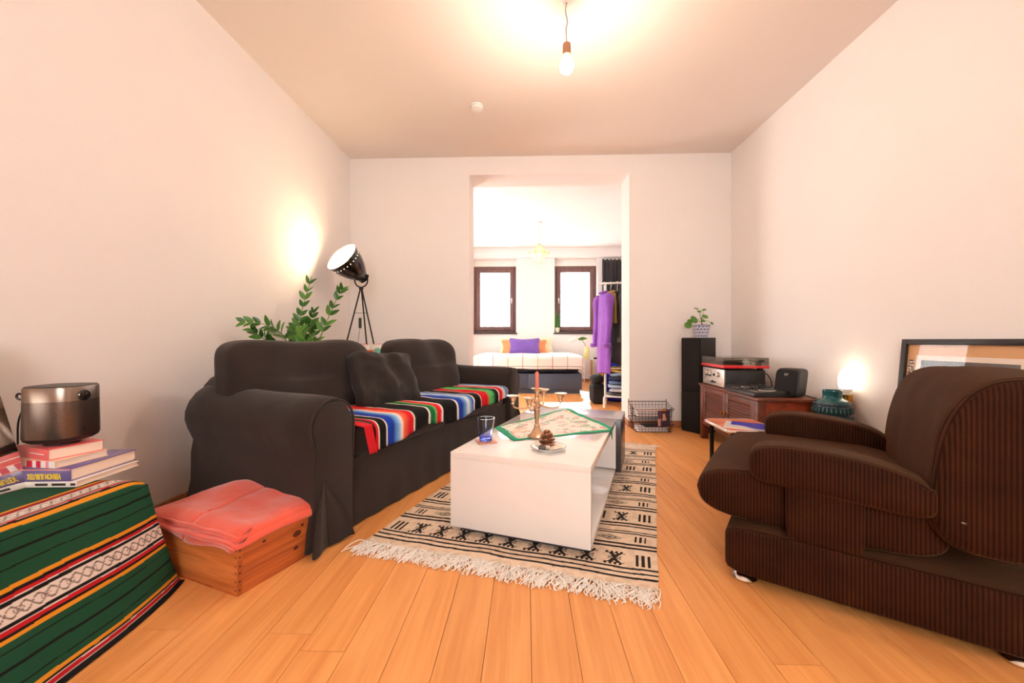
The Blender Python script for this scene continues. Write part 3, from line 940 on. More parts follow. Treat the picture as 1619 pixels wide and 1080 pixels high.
MB().grid(rug_pt, 560, 780, None, rug_col).build('weave', vcol('rug_weave', .95, 0, .5, 260), rug, solid=.0055, angle=80).modifiers[0].offset = -1
rs = random.Random(21)
for side, n in ((0, 620), (1, 320)):
    fb = MB()
    for i in range(n):
        u = (i+rs.uniform(-.5, .5))/n; u = min(.995, max(.005, u))
        clump = nz3(u*26, side*9, 0)
        p0 = rug_pt(u, side, .005)
        out = (NL-FLc).normalized()*(1 if side == 0 else -1)
        lat = (NR-NL).normalized()
        ln = rs.uniform(.055, .105)*(1+.35*clump)
        k1 = rs.uniform(-.02, .02)+.03*clump; k2 = rs.uniform(-.04, .04)+.05*clump
        hh = abs(rs.gauss(0, .010))+.004
        pts = smoothpath([p0-out*.006, p0+out*ln*.4+lat*k1+Vector((0, 0, hh)), p0+out*ln*.8+lat*k2+Vector((0, 0, hh*.4)), p0+out*ln+lat*(k2+rs.uniform(-.015, .015))], 3)
        pts = [Vector((q.x, q.y, max(q.z, .0025))) for q in pts]
        fb.tube(pts, .0019, 4)
    tag(fb.build('fringe', mat('rug_fringe', rgb(244, 234, 222), .95, var=.06, scale=60), rug), kind='stuff')

# ================================================================== ARMCHAIR
A_ANG = math.atan2(-.59, .81)+YAW
ap = W(.808, 1.495)
M_cord = corduroy('brown_corduroy', rgb(62, 30, 12))
chair = empty('armchair', ap, A_ANG, 'low brown corduroy armchair with slab arms in the right foreground', 'armchair')
AV = .90                                      # overall width (local y), local x runs from front to back
def rib(q): return q
def base_def(q):
    q.x += .006*math.sin(q.z*20)
    return q
MB().pill(.425, .088, 0, AV, 9, 64, .02, None, TR(.415, 0, .120), .16).build('base', M_cord, chair, angle=60)
ftm = MB().lathe([(.022, 0), (.040, .004), (.044, .012), (.036, .024), (.02, .0335)], 24).mesh('foot')
for (x, y) in ((.05, .05), (.72, .05), (.05, AV-.05), (.72, AV-.05)):
    inst('foot', ftm, M_chrome, chair, TR(x, y, 0))
def seatc(q):
    f = (q.x+.37)/.74
    q.z += .028*max(0, 1-(abs(q.y-AV/2)/.37)**2)*(1 if q.z > 0 else 0)*(1-f*.4)
    q.x += -.02*(1-abs(q.z)/.1) if q.x < -.2 else 0
    return q
MB().pill(.345, .100, .05, AV-.05, 3.8, 64, .03, seatc, TR(.245, 0, .310), .22).build('seat_cushion', M_cord, chair, angle=70)
def sidepad(q):
    return q
for y, sg in ((.01, 1), (AV-.01, -1)):
    # slab arm: long pill that dips to the back
    def armd(q):
        f = (q.x+.26)/.52
        q.z += -.05*f*f+.012*math.sin(f*PI)
        if q.z < 0 and f > .55: q.z += .03*(f-.55)
        return q
    MB().pill(.243, .074, -.072, .072, 4.0, 64, .03, armd, TR(.31, y+sg*.055, .450), .25).build('arm_pad', M_cord, chair, angle=70)
    MB().soft(.105, .024, .115, 9, 10, None, TR(.285, y+sg*.020, .315)).build('arm_support', M_cord, chair, angle=60)
def backd(q):
    z = q.z
    f = (z+.26)/.52
    q.x += .13*(f-.25)+(.05*(1-f)**2)
    q.x *= 1.0
    q.z += .012*math.sin(q.y*5)
    if q.x < .05 and .03 < q.y < AV-.03: q.x += .010*nz3(q.y*6, z*6, 2)
    return q
MB().pill(.150, .262, .005, AV-.005, 3.2, 72, .045, backd, TR(.650, 0, .535), .22).build('backrest', M_cord, chair, angle=75)
MB().tube([(.60, .006, .375), (.606, -.0, .375)], .0045, 10).build('bolt', M_chrome, chair)

# ================================================================== CABINET
M_mah = wood('mahogany', rgb(84, 38, 22), rgb(120, 58, 36), .45, 'Y', 1.2, .06)
M_mahx = wood('mahogany_side', rgb(120, 46, 22), rgb(156, 68, 36), .42, 'Y', 1.2, .06)
cl = W(1.665, 2.70)
c_dir = W(1.745, 3.70)-cl
C_ANG = math.atan2(c_dir.y, c_dir.x)-PI/2
CLN, CDP, CHT = c_dir.length, .40, .505
CM = TR(*cl) @ RZ(C_ANG)
cab = empty('louvred_cabinet', cl, C_ANG, 'dark brown low cabinet with two louvred doors along the right wall', 'cabinet')
LEG = .055
for (x, y) in ((0, 0), (CDP-LEG, 0), (0, CLN-LEG), (CDP-LEG, CLN-LEG)):
    box('leg', M_mah, x, x+LEG, y, y+LEG, 0, CHT-.022, cab, .003)
box('cabinet_top', M_mah, -.008, CDP+.005, -.012, CLN+.012, CHT-.022, CHT, cab, .004)
box('side_panel', M_mahx, LEG, CDP-LEG, .012, .03, .13, CHT-.022, cab)
box('side_rail', M_mah, LEG, CDP-LEG, .006, .03, .12, .17, cab, .002)
box('side_panel', M_mahx, LEG, CDP-LEG, CLN-.03, CLN-.012, .13, CHT-.022, cab)
box('back_panel', M_mah, CDP-.02, CDP-.005, LEG, CLN-LEG, .13, CHT-.022, cab)
box('bottom_panel', M_mah, .01, CDP-.021, LEG, CLN-LEG, .13, .15, cab)
ym = CLN/2
for k, (y0, y1) in enumerate(((LEG+.003, ym-.002), (ym+.002, CLN-LEG-.003))):
    d = empty('door', (.004, y0, .135)); d.parent = cab
    wd_, hd_ = y1-y0, CHT-.022-.135-.004
    box('door_stile', M_mah, 0, .022, 0, .05, 0, hd_, d, .002); box('door_stile', M_mah, 0, .022, wd_-.05, wd_, 0, hd_, d, .002)
    box('door_rail', M_mah, 0, .022, .05, wd_-.05, 0, .05, d, .002); box('door_rail', M_mah, 0, .022, .05, wd_-.05, hd_-.045, hd_, d, .002)
    box('door_backing', M_mah, .018, .0215, .05, wd_-.05, .05, hd_-.045, d)
    ns = 11; hh = (hd_-.095)/ns
    slm = MB().box(-.0015, .0015, 0, wd_-.10, -hh*.60, hh*.60).mesh('slat', .0008, 1)
    for i in range(ns):
        inst('slat', slm, M_mah, d, TR(.009, .05, .05+(i+.5)*hh) @ RY(R(38)))
    MB().lathe([(.006, 0), (.005, .008), (.0125, .014), (.013, .019), (.008, .024)], 16, RY(R(-90)) @ TR(0, 0, 0)).build('knob', M_brass, d).location = (0, wd_-.022 if k == 0 else .022, hd_*.52)

def on_cab(name, x, y, z, rz=0, **k):
    q = CM @ Vector((x, y, z)); return empty(name, q, C_ANG+rz, **k)
M_blackbox = mat('black_vinyl_case', rgb(34, 31, 30), .5, var=.1, bump=.1, bscale=200)
# amplifier
M_alu = mat('brushed_aluminium', rgb(206, 200, 192), .35, .75, var=.04, scale=20, stretch=(1, .1, 20))
amp = on_cab('amplifier', .015, .545, CHT+.0005, label='silver faced hifi amplifier under the red turntable', cat='amplifier')
AW, AH, AD = .425, .150, .325
box('case', M_blackbox, .012, AD, .004, AW-.004, .008, AH, amp, .003)
box('faceplate', M_alu, 0, .012, 0, AW, .008, AH+.002, amp, .002)
for (x, y) in ((.03, .03), (.03, AW-.03), (AD-.03, .03), (AD-.03, AW-.03)):
    MB().lathe([(.014, 0), (.014, .008)], 12, TR(x, y, 0)).build('foot', M_black_plastic, amp)
for i in range(2):
    y0 = AW-.045-.068*(i+1)
    mtr = box('meter', mat('meter_black', rgb(24, 20, 20), .3), -.002, .004, y0, y0+.06, .078, .13, amp, .001)
    box('dial', mat('meter_cream', rgb(226, 212, 190), .4), -.003, -.001, y0+.006, y0+.054, .094, .125, mtr)
    MB().tube([(-.0035, y0+.03, .09), (-.0035, y0+.018, .12)], .0008, 4).build('needle', M_black_plastic, mtr)
def knob(name, parent, x, y, z, r_, dpt, m):
    return MB().lathe([(r_, 0), (r_, dpt*.9), (r_*.85, dpt)], 16, TR(x, y, z) @ RY(R(-90))).build(name, m, parent)
knob('volume_knob', amp, 0, .10, .105, .021, .022, M_alu); knob('selector_knob', amp, 0, .17, .10, .010, .016, M_black_plastic)
for i in range(7): knob('tone_knob' if i % 2 else 'switch', amp, 0, .05+i*.052, .038, .0095 if i % 2 else .006, .016, M_black_plastic if i in (2, 3) else M_alu)
# turntable
tt = on_cab('turntable', .004, .53, CHT+.0005+AH+.0025, label='turntable with red plinth and smoky clear dust cover on the amplifier', cat='turntable')
TTW, TTD = .45, .36
M_red = mat('red_lacquer', rgb(214, 34, 40), .3, var=.02, coat=.3)
for (x, y) in ((.05, .05), (.05, TTW-.05), (TTD-.05, .05), (TTD-.05, TTW-.05)):
    MB().lathe([(.022, 0), (.026, .006), (.022, .014)], 16, TR(x, y, 0)).build('foot', M_black_plastic, tt)
box('plinth', M_red, 0, TTD, 0, TTW, .014, .036, tt, .003)
MB().lathe([(.148, .037), (.148, .050), (.14, .052)], 40, TR(.19, .27, 0)).build('platter', M_black_plastic, tt)
ta = MB().tube([(.30, .055, .07), (.16, .075, .072), (.07, .13, .068)], .004, 8).lathe([(.022, .036), (.022, .062), (.012, .074)], 16, TR(.30, .055, 0)).box(.30, .34, .042, .068, .062, .082).build('tonearm', M_black_plastic, tt)
smoke = thin_glass('smoky_acrylic', (.80, .78, .74, 1), .05, .05)
dc = MB().box(.004, TTD-.004, .004, .007, .0365, .098).box(.004, TTD-.004, TTW-.007, TTW-.004, .0365, .098).box(.004, .007, .007, TTW-.007, .0365, .098).box(TTD-.007, TTD-.004, .007, TTW-.007, .0365, .098).box(.004, TTD-.004, .004, TTW-.004, .098, .101)
dc.build('dust_cover', smoke, tt)
# mixer / controller
mx = on_cab('mixing_controller', .0, .045, CHT+.0005, R(3), label='flat black mixing controller with knobs on the cabinet top', cat='controller')
MXW, MXD = .40, .27
prof = [(0, 0), (MXD, 0), (MXD, .046), (.02, .032), (0, .026)]
mm = MB(); mm.loft([[(x, y, z) for x, z in prof] for y in (0, MXW)][::-1]); mm.build('body', M_black_plastic, mx, .004)
zt = lambda x: .032+(x-.02)/(MXD-.02)*.014
rs = random.Random(5)
M_ksil = mat('knob_silver', rgb(214, 200, 184), .4, .2)
for pl_y in (.085, .315):
    jog = MB().lathe([(.052, -.002), (.052, .008), (.046, .011), (.012, .011)], 28, TR(.14, pl_y, zt(.14)) @ RY(R(-3))).build('jog_wheel', M_black_plastic, mx)
    MB().lathe([(.0535, .0), (.0535, .006)], 28, TR(.14, pl_y, zt(.14)) @ RY(R(-3)), False, False).build('jog_ring', M_ksil, jog)
kn = MB().lathe([(.0075, 0), (.0065, .014), (.004, .015)], 10).mesh('knob')
for i in range(5):
    for y in (.165, .195, .225):
        inst('knob', kn, M_ksil if (i+int(y*1000)) % 3 else M_black_plastic, mx, TR(.06+i*.038, y, zt(.06+i*.038)-.001))
pad = MB().box(-.009, .009, -.009, .009, 0, .005).mesh('pad', .001, 1)
for pl_y in (.05, .28):
    for i in range(4):
        inst('pad', pad, mat('pad_grey', rgb(120, 112, 104), .5), mx, TR(.04, pl_y+i*.023, zt(.04)-.001))
        inst('knob', kn, M_ksil, mx, TR(.235, pl_y+i*.023, zt(.235)-.001))
# black case beside the mixer (between mixer and amplifier)
hp = on_cab('headphones_case', .095, .49, CHT+.0005, label='rounded black case lying between controller and amplifier', cat='case')
MB().soft(.075, .036, .026, 3, 12, None, TR(0, 0, .026)).build('shell', M_black_plastic, hp)
MB().tube([(.075*math.cos(k*PI/12)*1.0, .036*math.sin(k*PI/12), .027) for k in range(24)], .0015, 5, True).build('zip', mat('zip_grey', rgb(70, 66, 64), .4), hp)
# cassette-like grey box at the corner of the controller
gb = on_cab('control_box', .004, .452, CHT+.0005, label='small dark grey box against the amplifier front corner', cat='box')
box('body', mat('dark_grey_plastic', rgb(58, 56, 56), .5), 0, .075, 0, .034, 0, .034, gb, .004); box('panel', M_black_plastic, .01, .065, .004, .030, .034, .036, gb, .0008)
# monitor speaker
ms = on_cab('desktop_speaker', .285, .12, CHT+.0005, R(28), label='small black desktop speaker with rounded corners on the cabinet', cat='speaker')
def msd(q):
    q.x += .02*(q.z/.1)*1.0
    return q
MB().soft(.055, .082, .098, 7, 12, msd, TR(0, 0, .1)).build('case', M_blackbox, ms)
gr_ = MB().soft(.006, .074, .088, 8, 10, msd, TR(-.055, 0, .1)).build('grille', mat('speaker_cloth', rgb(24, 22, 22), .9, bump=.3, bscale=600), ms)
lm = text_mesh('EV', .024); lm.materials.append(M_alu)
inst('lettering', lm, None, gr_, TR(-.0520, 0, .155) @ RY(R(12)) @ RZ(R(-90)) @ RX(R(90)))
# cables behind
cb = MB().tube(smoothpath([CM @ Vector(q) for q in ((.352, .60, CHT+.11), (.362, .57, CHT+.12), (.375, .535, CHT+.07), (.372, .50, CHT+.006), (.36, .42, CHT+.005), (.375, .33, CHT+.005), (.36, .25, CHT+.005))], 6), .0042, 8).build('audio_cable', M_cable)
tag(cb, 'black audio cable hanging behind the turntable', 'cable')
cb = MB().tube(smoothpath([CM @ Vector(q) for q in ((.347, .13, CHT+.03), (.37, .11, CHT+.012), (.382, .06, CHT+.0045), (.37, .03, CHT+.0045), (.385, .012, CHT+.0045))], 6), .0035, 8).build('speaker_cable', M_cable)
tag(cb, 'short black cable behind the desktop speaker', 'cable')

# ================================================================== TOWER SPEAKER + plant on it
q0 = W(1.69, 3.985); q1 = W(1.79, 3.795)
sa_ = math.atan2((q1-q0).y, (q1-q0).x)
SPW = (q1-q0).length; SPD = .235; SPH = .925
sp = empty('floor_speaker', q0, sa_, 'tall black floor standing speaker in the right corner', 'speaker')
M_vin = mat('black_ash', rgb(30, 27, 26), .45, var=.15, scale=8, stretch=(6, 6, .6), bump=.08)
box('cabinet', M_vin, 0, SPW, .014, SPD, .0, SPH, sp, .003)
M_cloth = mat('speaker_cloth_black', rgb(20, 18, 18), .95, bump=.3, bscale=500)
box('grille', M_cloth, .004, SPW-.004, 0, .014, .40, SPH-.006, sp, .004)
box('grille', M_cloth, .004, SPW-.004, 0, .014, .006, .395, sp, .004)
SPM = TR(*q0) @ RZ(sa_)
pc_ = PD(1109, 530, 3.93); pc_.z = SPH
pot = empty('pilea_plant', (pc_.x, pc_.y, SPH+.0005), 0, 'small round leaved plant in a blue and white pot on the tall speaker', 'potted plant')
pot_prof = [(.052, 0), (.054, .004), (.062, .04), (.072, .085), (.080, .122), (.0815, .126), (.078, .126), (.07, .09)]
bw, ww = rgb(72, 92, 156), rgb(232, 230, 232)
pm_ = MB()
segs, nz_ = 96, 60
def pot_pt(u, v):
    a = u*2*PI; z = .004+v*.122; r_ = .054+(.0815-.054)*v
    return (r_*math.cos(a), r_*math.sin(a), z)
def pot_col(u, v):
    if v > .96 or v < .03: return bw
    x = (u*14) % 1-.5; y = (v*4) % 1-.5
    if (int(v*4)) % 2: x = ((u*14)+.5) % 1-.5
    d = math.hypot(x, y*1.0)
    if .33 < d < .42 or abs(x) < .05 or abs(y) < .05 or (abs(abs(x)-abs(y)) < .06 and d < .3): return bw
    return ww
pm_.grid(pot_pt, segs*2, nz_*2, None, pot_col)
pm_.build('pot_wall', vcol('blue_white_glaze', .25, 0, 0, coat=.4), pot, angle=80)
MB().lathe([(.0535, .0), (.0535, .0045)], 40).build('pot_base', mat('white_glaze', rgb(226, 226, 230), .3), pot)
MB().lathe([(.077, .108), (.06, .111), (.003, .112)], 30, cap0=False).build('soil', mat('soil', rgb(60, 42, 32), .95, bump=.6, bscale=120), pot)
M_leaf = mat('leaf_green', rgb(74, 130, 32), .4, var=.25, scale=10, sheen=.1)
M_leafd = mat('leaf_dark', rgb(46, 100, 28), .35, var=.25, scale=14)
M_stem = mat('stem_green', rgb(104, 128, 54), .5, var=.1)
M_stemb = mat('stem_brown', rgb(96, 70, 46), .7, var=.1)
pil = [(1098, 505, -.02, .042, 60, 20), (1088, 514, .0, .035, 70, -10), (1115, 500, .0, .032, 40, 5), (1106, 492, .02, .022, 30, 0), (1101, 487.5, .03, .024, 20, 10), (1113, 489.5, -.02, .022, 20, -15), (1126, 511, 0, .017, 60, 20), (1091, 508, .03, .026, 60, 0), (1113, 507, -.03, .016, 50, 0)]
trunk_top = Vector((.003, 0, .155))
MB().tube(smoothpath([(0, 0, .105), (.004, 0, .13), (.003, 0, .16), (-.004, 0, .20)], 4), .005, 8).build('trunk', M_stemb, pot)
for i, (px, py, dy, r_, tilt, tw) in enumerate(pil):
    w_ = PD(px, py, 3.93+dy); q = Vector((w_.x-pc_.x, w_.y-pc_.y, w_.z-SPH))
    st = MB().tube(smoothpath([trunk_top, (trunk_top+q)/2+Vector((0, 0, .015)), q], 5), .0016, 6).build('petiole', M_stem, pot)
    lf = MB(); n = 20
    lf.lathe([(.0005, .003), (r_*.5, .002), (r_*.85, .0), (r_, -.004)], n, cap0=False, cap1=False)
    o = lf.build('leaf', M_leaf, st, solid=.0008)
    o.matrix_basis = TR(*q) @ frame_to((math.sin(R(tw)), -math.sin(R(tilt)), math.cos(R(tilt))))

# ================================================================== WIRE LETTER TRAYS
wb0 = PZ(1003, 684.5)
BW, BD = .385, .215
wt = empty('wire_letter_tray', (wb0.x, wb0.y-.0, 0), R(1), 'two tier black wire letter tray with papers against the wall', 'letter tray')
M_wire = mat('black_wire', rgb(28, 24, 24), .5, .4)
def tray(z0, h):
    m = MB(); r = .0022
    def ring(z, ins, rr_=r):
        m.tube([(ins, ins, z), (BW-ins, ins, z), (BW-ins, BD-ins*.3, z), (ins, BD-ins*.3, z)], rr_, 6, True)
    front = h*.62
    m.tube([(0, 0, z0+front), (BW, 0, z0+front), (BW, BD, z0+h), (0, BD, z0+h)], .0034, 6, True)
    ring(z0+.004, .022, .003); 
    n = 11
    for i in range(1, n):
        x = BW*i/n
        xb = .022+(BW-.044)*i/n
        m.tube([(x, 0, z0+front), (xb, .022, z0+.004), (xb, BD-.006, z0+.004), (x, BD, z0+h)], .0016, 5)
    for i in range(1, 6):
        y = BD*i/6; top = front+(h-front)*i/6
        m.tube([(0, y, z0+top), (.022, y, z0+.004), (BW-.022, y, z0+.004), (BW, y, z0+top)], .0016, 5)
    for f in (.4, .72):
        m.tube([(.022*(1-f), .022*(1-f), z0+.004+(front-.004)*f), (BW-.022*(1-f), .022*(1-f), z0+.004+(front-.004)*f), (BW-.022*(1-f), BD, z0+.004+(h-.004)*f), (.022*(1-f), BD, z0+.004+(h-.004)*f)], .0016, 5, True)
    return m
tray(0.002, .125).build('lower_tray', M_wire, wt)
tray(.150, .125).build('upper_tray', M_wire, wt)
for x in (0.0, BW):
    MB().tube([(x, BD, .10), (x, BD, .30)], .003, 6).build('post', M_wire, wt)
    MB().tube([(x, .07, .09), (x, .07, .235)], .003, 6).build('post', M_wire, wt)
WM = TR(wb0.x, wb0.y, 0) @ RZ(R(1))
rs = random.Random(9)
pap = [(.0075, 'stack of white papers in the lower wire tray', rgb(240, 234, 230), .042), (.1555, 'stack of pale papers in the upper wire tray', rgb(242, 228, 222), .055)]
for z, lb, c, h in pap:
    e = empty('paper_stack', WM @ Vector((BW/2, BD/2, z)), R(1), lb, 'papers')
    for i in range(5):
        box('sheet', mat('tray_paper_%d' % (i % 3), (c, rgb(226, 206, 200), rgb(214, 214, 226))[i % 3], .85), -.145+rs.uniform(-.01, .01), .145+rs.uniform(-.01, .01), -.08, .08+rs.uniform(-.01, .01), i*h/5, (i+.9)*h/5, e)
dk = box('dark_folder', mat('dark_folder', rgb(44, 38, 42), .6), -.10, .10, -.075, .07, 0, .006, None, .001)
dk.matrix_world = WM @ TR(BW*.55, BD/2-.004, .050) @ RZ(.08); tag(dk, 'dark folder on the papers in the lower wire tray', 'folder')
pcard = empty('postcard', WM @ Vector((BW*.74, -.006, .07)), R(1), 'dark postcard clipped to the front of the wire tray', 'postcard')
pcard.rotation_euler = (R(7), R(-4), R(3))
def pcol(u, v):
    x, y = u-.5, v-.5
    if .12 < v < .8 and abs(x+.02*math.sin(v*9)) < .16+.06*math.sin(v*7) and v > .35: return rgb(214, 160, 140)
    if v < .5 and u < .25: return rgb(196, 150, 146)
    if v < .4: return rgb(60, 50, 70)
    return rgb(96, 66, 76) if u < .3 else rgb(62, 50, 66)
MB().grid(lambda u, v: ((u-.5)*.12, 0, v*.155), 24, 30, None, pcol).build('card', vcol('postcard_print', .5, 0, 0), pcard, solid=.0012)
MB().tube([(.012*math.cos(a*PI/8), -.004, .168+.012*math.sin(a*PI/8)) for a in range(16)], .0022, 6, True).box(-.02, .02, -.007, .004, .146, .156).build('clip', M_brass, pcard)

# ================================================================== SMALL ORANGE SIDE TABLE
ZT = .38
st0 = PZ(1153, 681, ZT)
stb = empty('side_table', (st0.x, st0.y, 0), C_ANG, 'low side table with orange top and chrome edge behind the armchair', 'side table')
def rrect(w, d, r, n=6):
    pts = []
    for (cx, cy, a0) in ((w-r, r, -90), (w-r, d-r, 0), (r, d-r, 90), (r, r, 180)):
        for k in range(n+1):
            a = R(a0+90*k/n); pts.append((cx+r*math.cos(a), cy+r*math.sin(a)))
    return pts
SW_, SDp = .30, .36
MB().prism(rrect(SW_, SDp, .035), ZT-.018, ZT).build('top', wood('orange_veneer', rgb(206, 96, 48), rgb(232, 126, 70), .3, 'X'), stb, .001)
MB().tube([(x, y, ZT-.009) for x, y in rrect(SW_, SDp, .035)], .0105, 8, True).build('edge_band', M_chrome, stb)
for (x, y) in ((.035, .035), (SW_-.035, .035), (.035, SDp-.035), (SW_-.035, SDp-.035)):
    MB().tube([(x, y, 0), (x, y, ZT-.018)], .013, 12).build('leg', M_black_metal if x < .1 else M_chrome, stb)
STM = TR(st0.x, st0.y, 0) @ RZ(C_ANG)
mg = empty('magazine', STM @ Vector((.05, .17, ZT+.0005)), C_ANG-R(28), 'blue covered magazine lying on the orange side table', 'magazine')
box('pages', M_paper, 0, .27, -.10, .10, 0, .007, mg, .001)
def bcol(u, v): return rgb(44, 54, 190) if v > .25+.2*math.sin(u*7) and u > .12 else rgb(214, 206, 206)
MB().grid(lambda u, v: (u*.27, -.10+v*.20, .0074), 30, 20, None, bcol).build('cover', vcol('magazine_print', .3, 0, 0, coat=.3), mg)

# ================================================================== VASE, BRASS LAMP
vp = PD(1316, 640, 2.50)
vs_ = empty('floor_vase', (vp.x, vp.y, 0), 0, 'teal ribbed ceramic floor vase next to the glowing bulb lamp', 'vase')
M_teal = mat('teal_glaze', rgb(22, 78, 84), .22, var=.35, scale=18, coat=.4, spec=.6)
def vase_pt(u, v):
    prof = [(0, .085), (.03, .096), (.12, .102), (.30, .104), (.44, .103), (.50, .098), (.525, .080), (.537, .056), (.543, .050), (.552, .049), (.583, .051), (.588, .050), (.586, .044), (.55, .042)]
    x = v*(len(prof)-1); i = min(int(x), len(prof)-2); f = x-i
    z = prof[i][0]*(1-f)+prof[i+1][0]*f; r_ = prof[i][1]*(1-f)+prof[i+1][1]*f
    if .02 < z < .51:
        row = math.floor(z/.055); fz = (z % .055)/.055
        r_ += .006*max(0, math.sin(u*2*PI*30+row*PI))*math.sin(PI*fz)
        if fz < .10 or fz > .90: r_ -= .004
    return (r_*math.cos(u*2*PI), r_*math.sin(u*2*PI), z)
vm = MB(); nu, nv = 216, 130
nv = 390; nu = 240
def vase_col(u, v):
    x, y, z = vase_pt(u, v)
    d_ = rgb(14, 52, 62); l_ = rgb(120, 160, 130); m_ = rgb(24, 84, 88)
    if .02 < z < .51:
        h = max(0, math.sin(u*2*PI*30+math.floor(z/.055)*PI))*math.sin(PI*(z % .055)/.055)
        k = h**3
        return tuple(d_[i]*(1-k)+(l_[i] if h > .8 else m_[i])*k for i in range(3))+(1,)
    return m_
vm.grid(vase_pt, nu, nv, None, vase_col); vm.build('body', vcol('teal_vase_glaze', .25, 0, 0, coat=.5), vs_, angle=80)
MB().lathe([(.088, 0), (.085, .003)], 30).build('foot', M_teal, vs_)
lp = PD(1337, 640, 2.56)
bz = PD(1336, 601, 2.56).z
lamp = empty('brass_lamp', (lp.x, lp.y, 0), 0, 'brass lamp with a bare glowing bulb behind the teal vase', 'lamp')
MB().lathe([(.075, 0), (.077, .006), (.070, .014), (.045, .03), (.03, .06), (.026, .12), (.03, .2), (.034, .3), (.036, .45), (.036, bz-.10), (.04, bz-.096), (.04, bz-.092)], 32).build('column', M_brass, lamp)
MB().lathe([(.022, bz-.092), (.024, bz-.075), (.034, bz-.07), (.036, bz-.055)], 24).build('socket', M_white_plastic, lamp)
MB().lathe([(.030, bz-.055), (.037, bz-.035), (.040, bz-.005), (.036, bz+.03), (.024, bz+.06), (.012, bz+.074), (.002, bz+.079)], 24).build('bulb', emitter('lit_bulb_small', (1, .84, .62, 1), 5), lamp)
point('brass_lamp_light', (lp.x-.03, lp.y-.0, bz+.11), .16, (1, .74, .48), .04)

# ================================================================== FRAMED PRINT leaning on the right wall
fa = Vector((XR-.004, 0, 0))
yl = 2.285; yr = 1.63; ft = .905                      # far edge, near edge (world y), top height
fr_ = empty('framed_print', (XR-.10, yr, .0), 0, 'large black framed print with tan mat leaning against the right wall', 'picture frame')
lean = math.atan2(.085, ft)
fr_.rotation_euler = (0, lean, 0)
FW, FHh = yl-yr, ft/math.cos(lean)
M_bfr = mat('black_frame_wood', rgb(30, 24, 22), .4, var=.1)
bw_ = .028
for (a, b, c, d) in ((0, bw_, 0, FHh), (FW-bw_, FW, 0, FHh), (bw_, FW-bw_, 0, bw_), (bw_, FW-bw_, FHh-bw_, FHh)):
    box('frame_rail', M_bfr, -.012, .013, a, b, c, d, fr_, .002)
M_mat_ = mat('tan_passepartout', rgb(218, 166, 116), .8, var=.03)
box('mat_board', M_mat_, .004, .012, bw_, FW-bw_, bw_, FHh-bw_, fr_)
box('print_border', mat('print_white', rgb(236, 218, 202), .7), .0025, .004, .07, FW-.075, .14, FHh-.085, fr_)
def prcol(u, v):
    if v < .5: return rgb(50+int(20*u), 44, 42)
    return rgb(112-int(30*u), 106-int(28*u), 102-int(26*u))
MB().grid(lambda u, v: (.0022, .125+u*(FW-.125-.105), .24+v*(FHh-.24-.11)), 12, 20, None, prcol).build('print', vcol('grey_print', .6, 0, 0), fr_)
cm_ = MB()
def strip(u, v):
    n = nz3(u*6, v*24, 2)
    return rgb(236, 214, 190) if n > .02 else rgb(34, 28, 26)
cm_.grid(lambda u, v: (.0032, FW-bw_-.040+u*.032, FHh-.30+v*.19), 24, 80, None, strip).build('photo_strip', vcol('strip_print', .5, 0, 0), fr_)
tk = MB()
for i in range(14):
    tk.box(.0014, .0022, .083, .083+rnd.uniform(.004, .009), FHh-.27+i*.0075, FHh-.27+i*.0075+.0035)
tk.build('caption_marks', mat('grey_ink', rgb(150, 130, 118), .7), fr_)
box('glass', thin_glass('picture_glass', (1, 1, 1, 1), .03), -.001, .0005, bw_-.002, FW-bw_+.002, bw_-.002, FHh-bw_+.002, fr_)

# ================================================================== CHEST WITH GREEN CLOTH (left foreground)
CTOP = .42
cx1 = -1.335                                   # front of the chest (world x)
cy0, cy1 = .50, 1.305
ch = box('low_chest', wood('chest_pine', rgb(140, 100, 66), rgb(170, 126, 88), .6, 'Y'), XL+.03, cx1, cy0, cy1, 0, CTOP-.006, None, .006)
tag(ch, 'low chest hidden under the green striped cloth in the left corner', 'chest')
GC = {k: rgb(*v) for k, v in dict(g=(24, 74, 50), k=(14, 14, 14), o=(222, 146, 34), r=(190, 24, 34), w=(226, 214, 204)).items()}
stripes = [(-.56, -.110, 'g'), (-.110, -.098, 'o'), (-.098, -.092, 'k'), (-.092, -.082, 'r'), (-.082, -.078, 'k'), (-.078, -.036, 'P'), (-.036, -.031, 'k'), (-.031, -.028, 'w'), (-.028, -.018, 'r'), (-.018, -.0165, 'w'), (-.0165, -.008, 'k'), (-.008, .004, 'o'),
           (.022, .0255, 'k'), (.058, .066, 'k'), (.100, .104, 'k'), (.146, .158, 'o'), (.158, .168, 'k'), (.168, .178, 'r'), (.178, .181, 'w'), (.181, .192, 'k'), (.192, .238, 'P'), (.238, .248, 'k'), (.248, .251, 'w'), (.251, .262, 'r'), (.262, .270, 'k'), (.270, .281, 'o'), (.300, .3035, 'k'), (.338, .346, 'k'), (.384, .3875, 'k'), (.404, .415, 'o'), (.415, .421, 'k'), (.421, .4235, 'w'), (.4235, .435, 'r'), (.435, .437, 'w'), (.437, .47, 'k')]
Y0, Y1 = .42, 1.345
def cl_col_at(c, y):
    c += .004*nz3(y*6, c*8, 2)
    for a, b, k in stripes:
        if a <= c < b:
            if k != 'P': return GC[k]
            f = (c-a)/(b-a); x = (y % .052)/.052-.5
            # white scroll band
            yy_ = (f-.5)*2
            s1 = .62*math.sin(x*2*PI); s2 = -s1
            d1, d2 = abs(yy_-s1), abs(yy_-s2)
            rr_ = math.hypot(x*1.9 if abs(x) < .5 else 0, yy_)
            if abs(yy_) > .86: return GC['w']
            if d1 < .13 or d2 < .13 or rr_ < .16 or (.30 < rr_ < .38): return rgb(110, 92, 84) if (d1 < .04 or d2 < .04) else rgb(136, 120, 112)
            return GC['w']
    return GC['g']
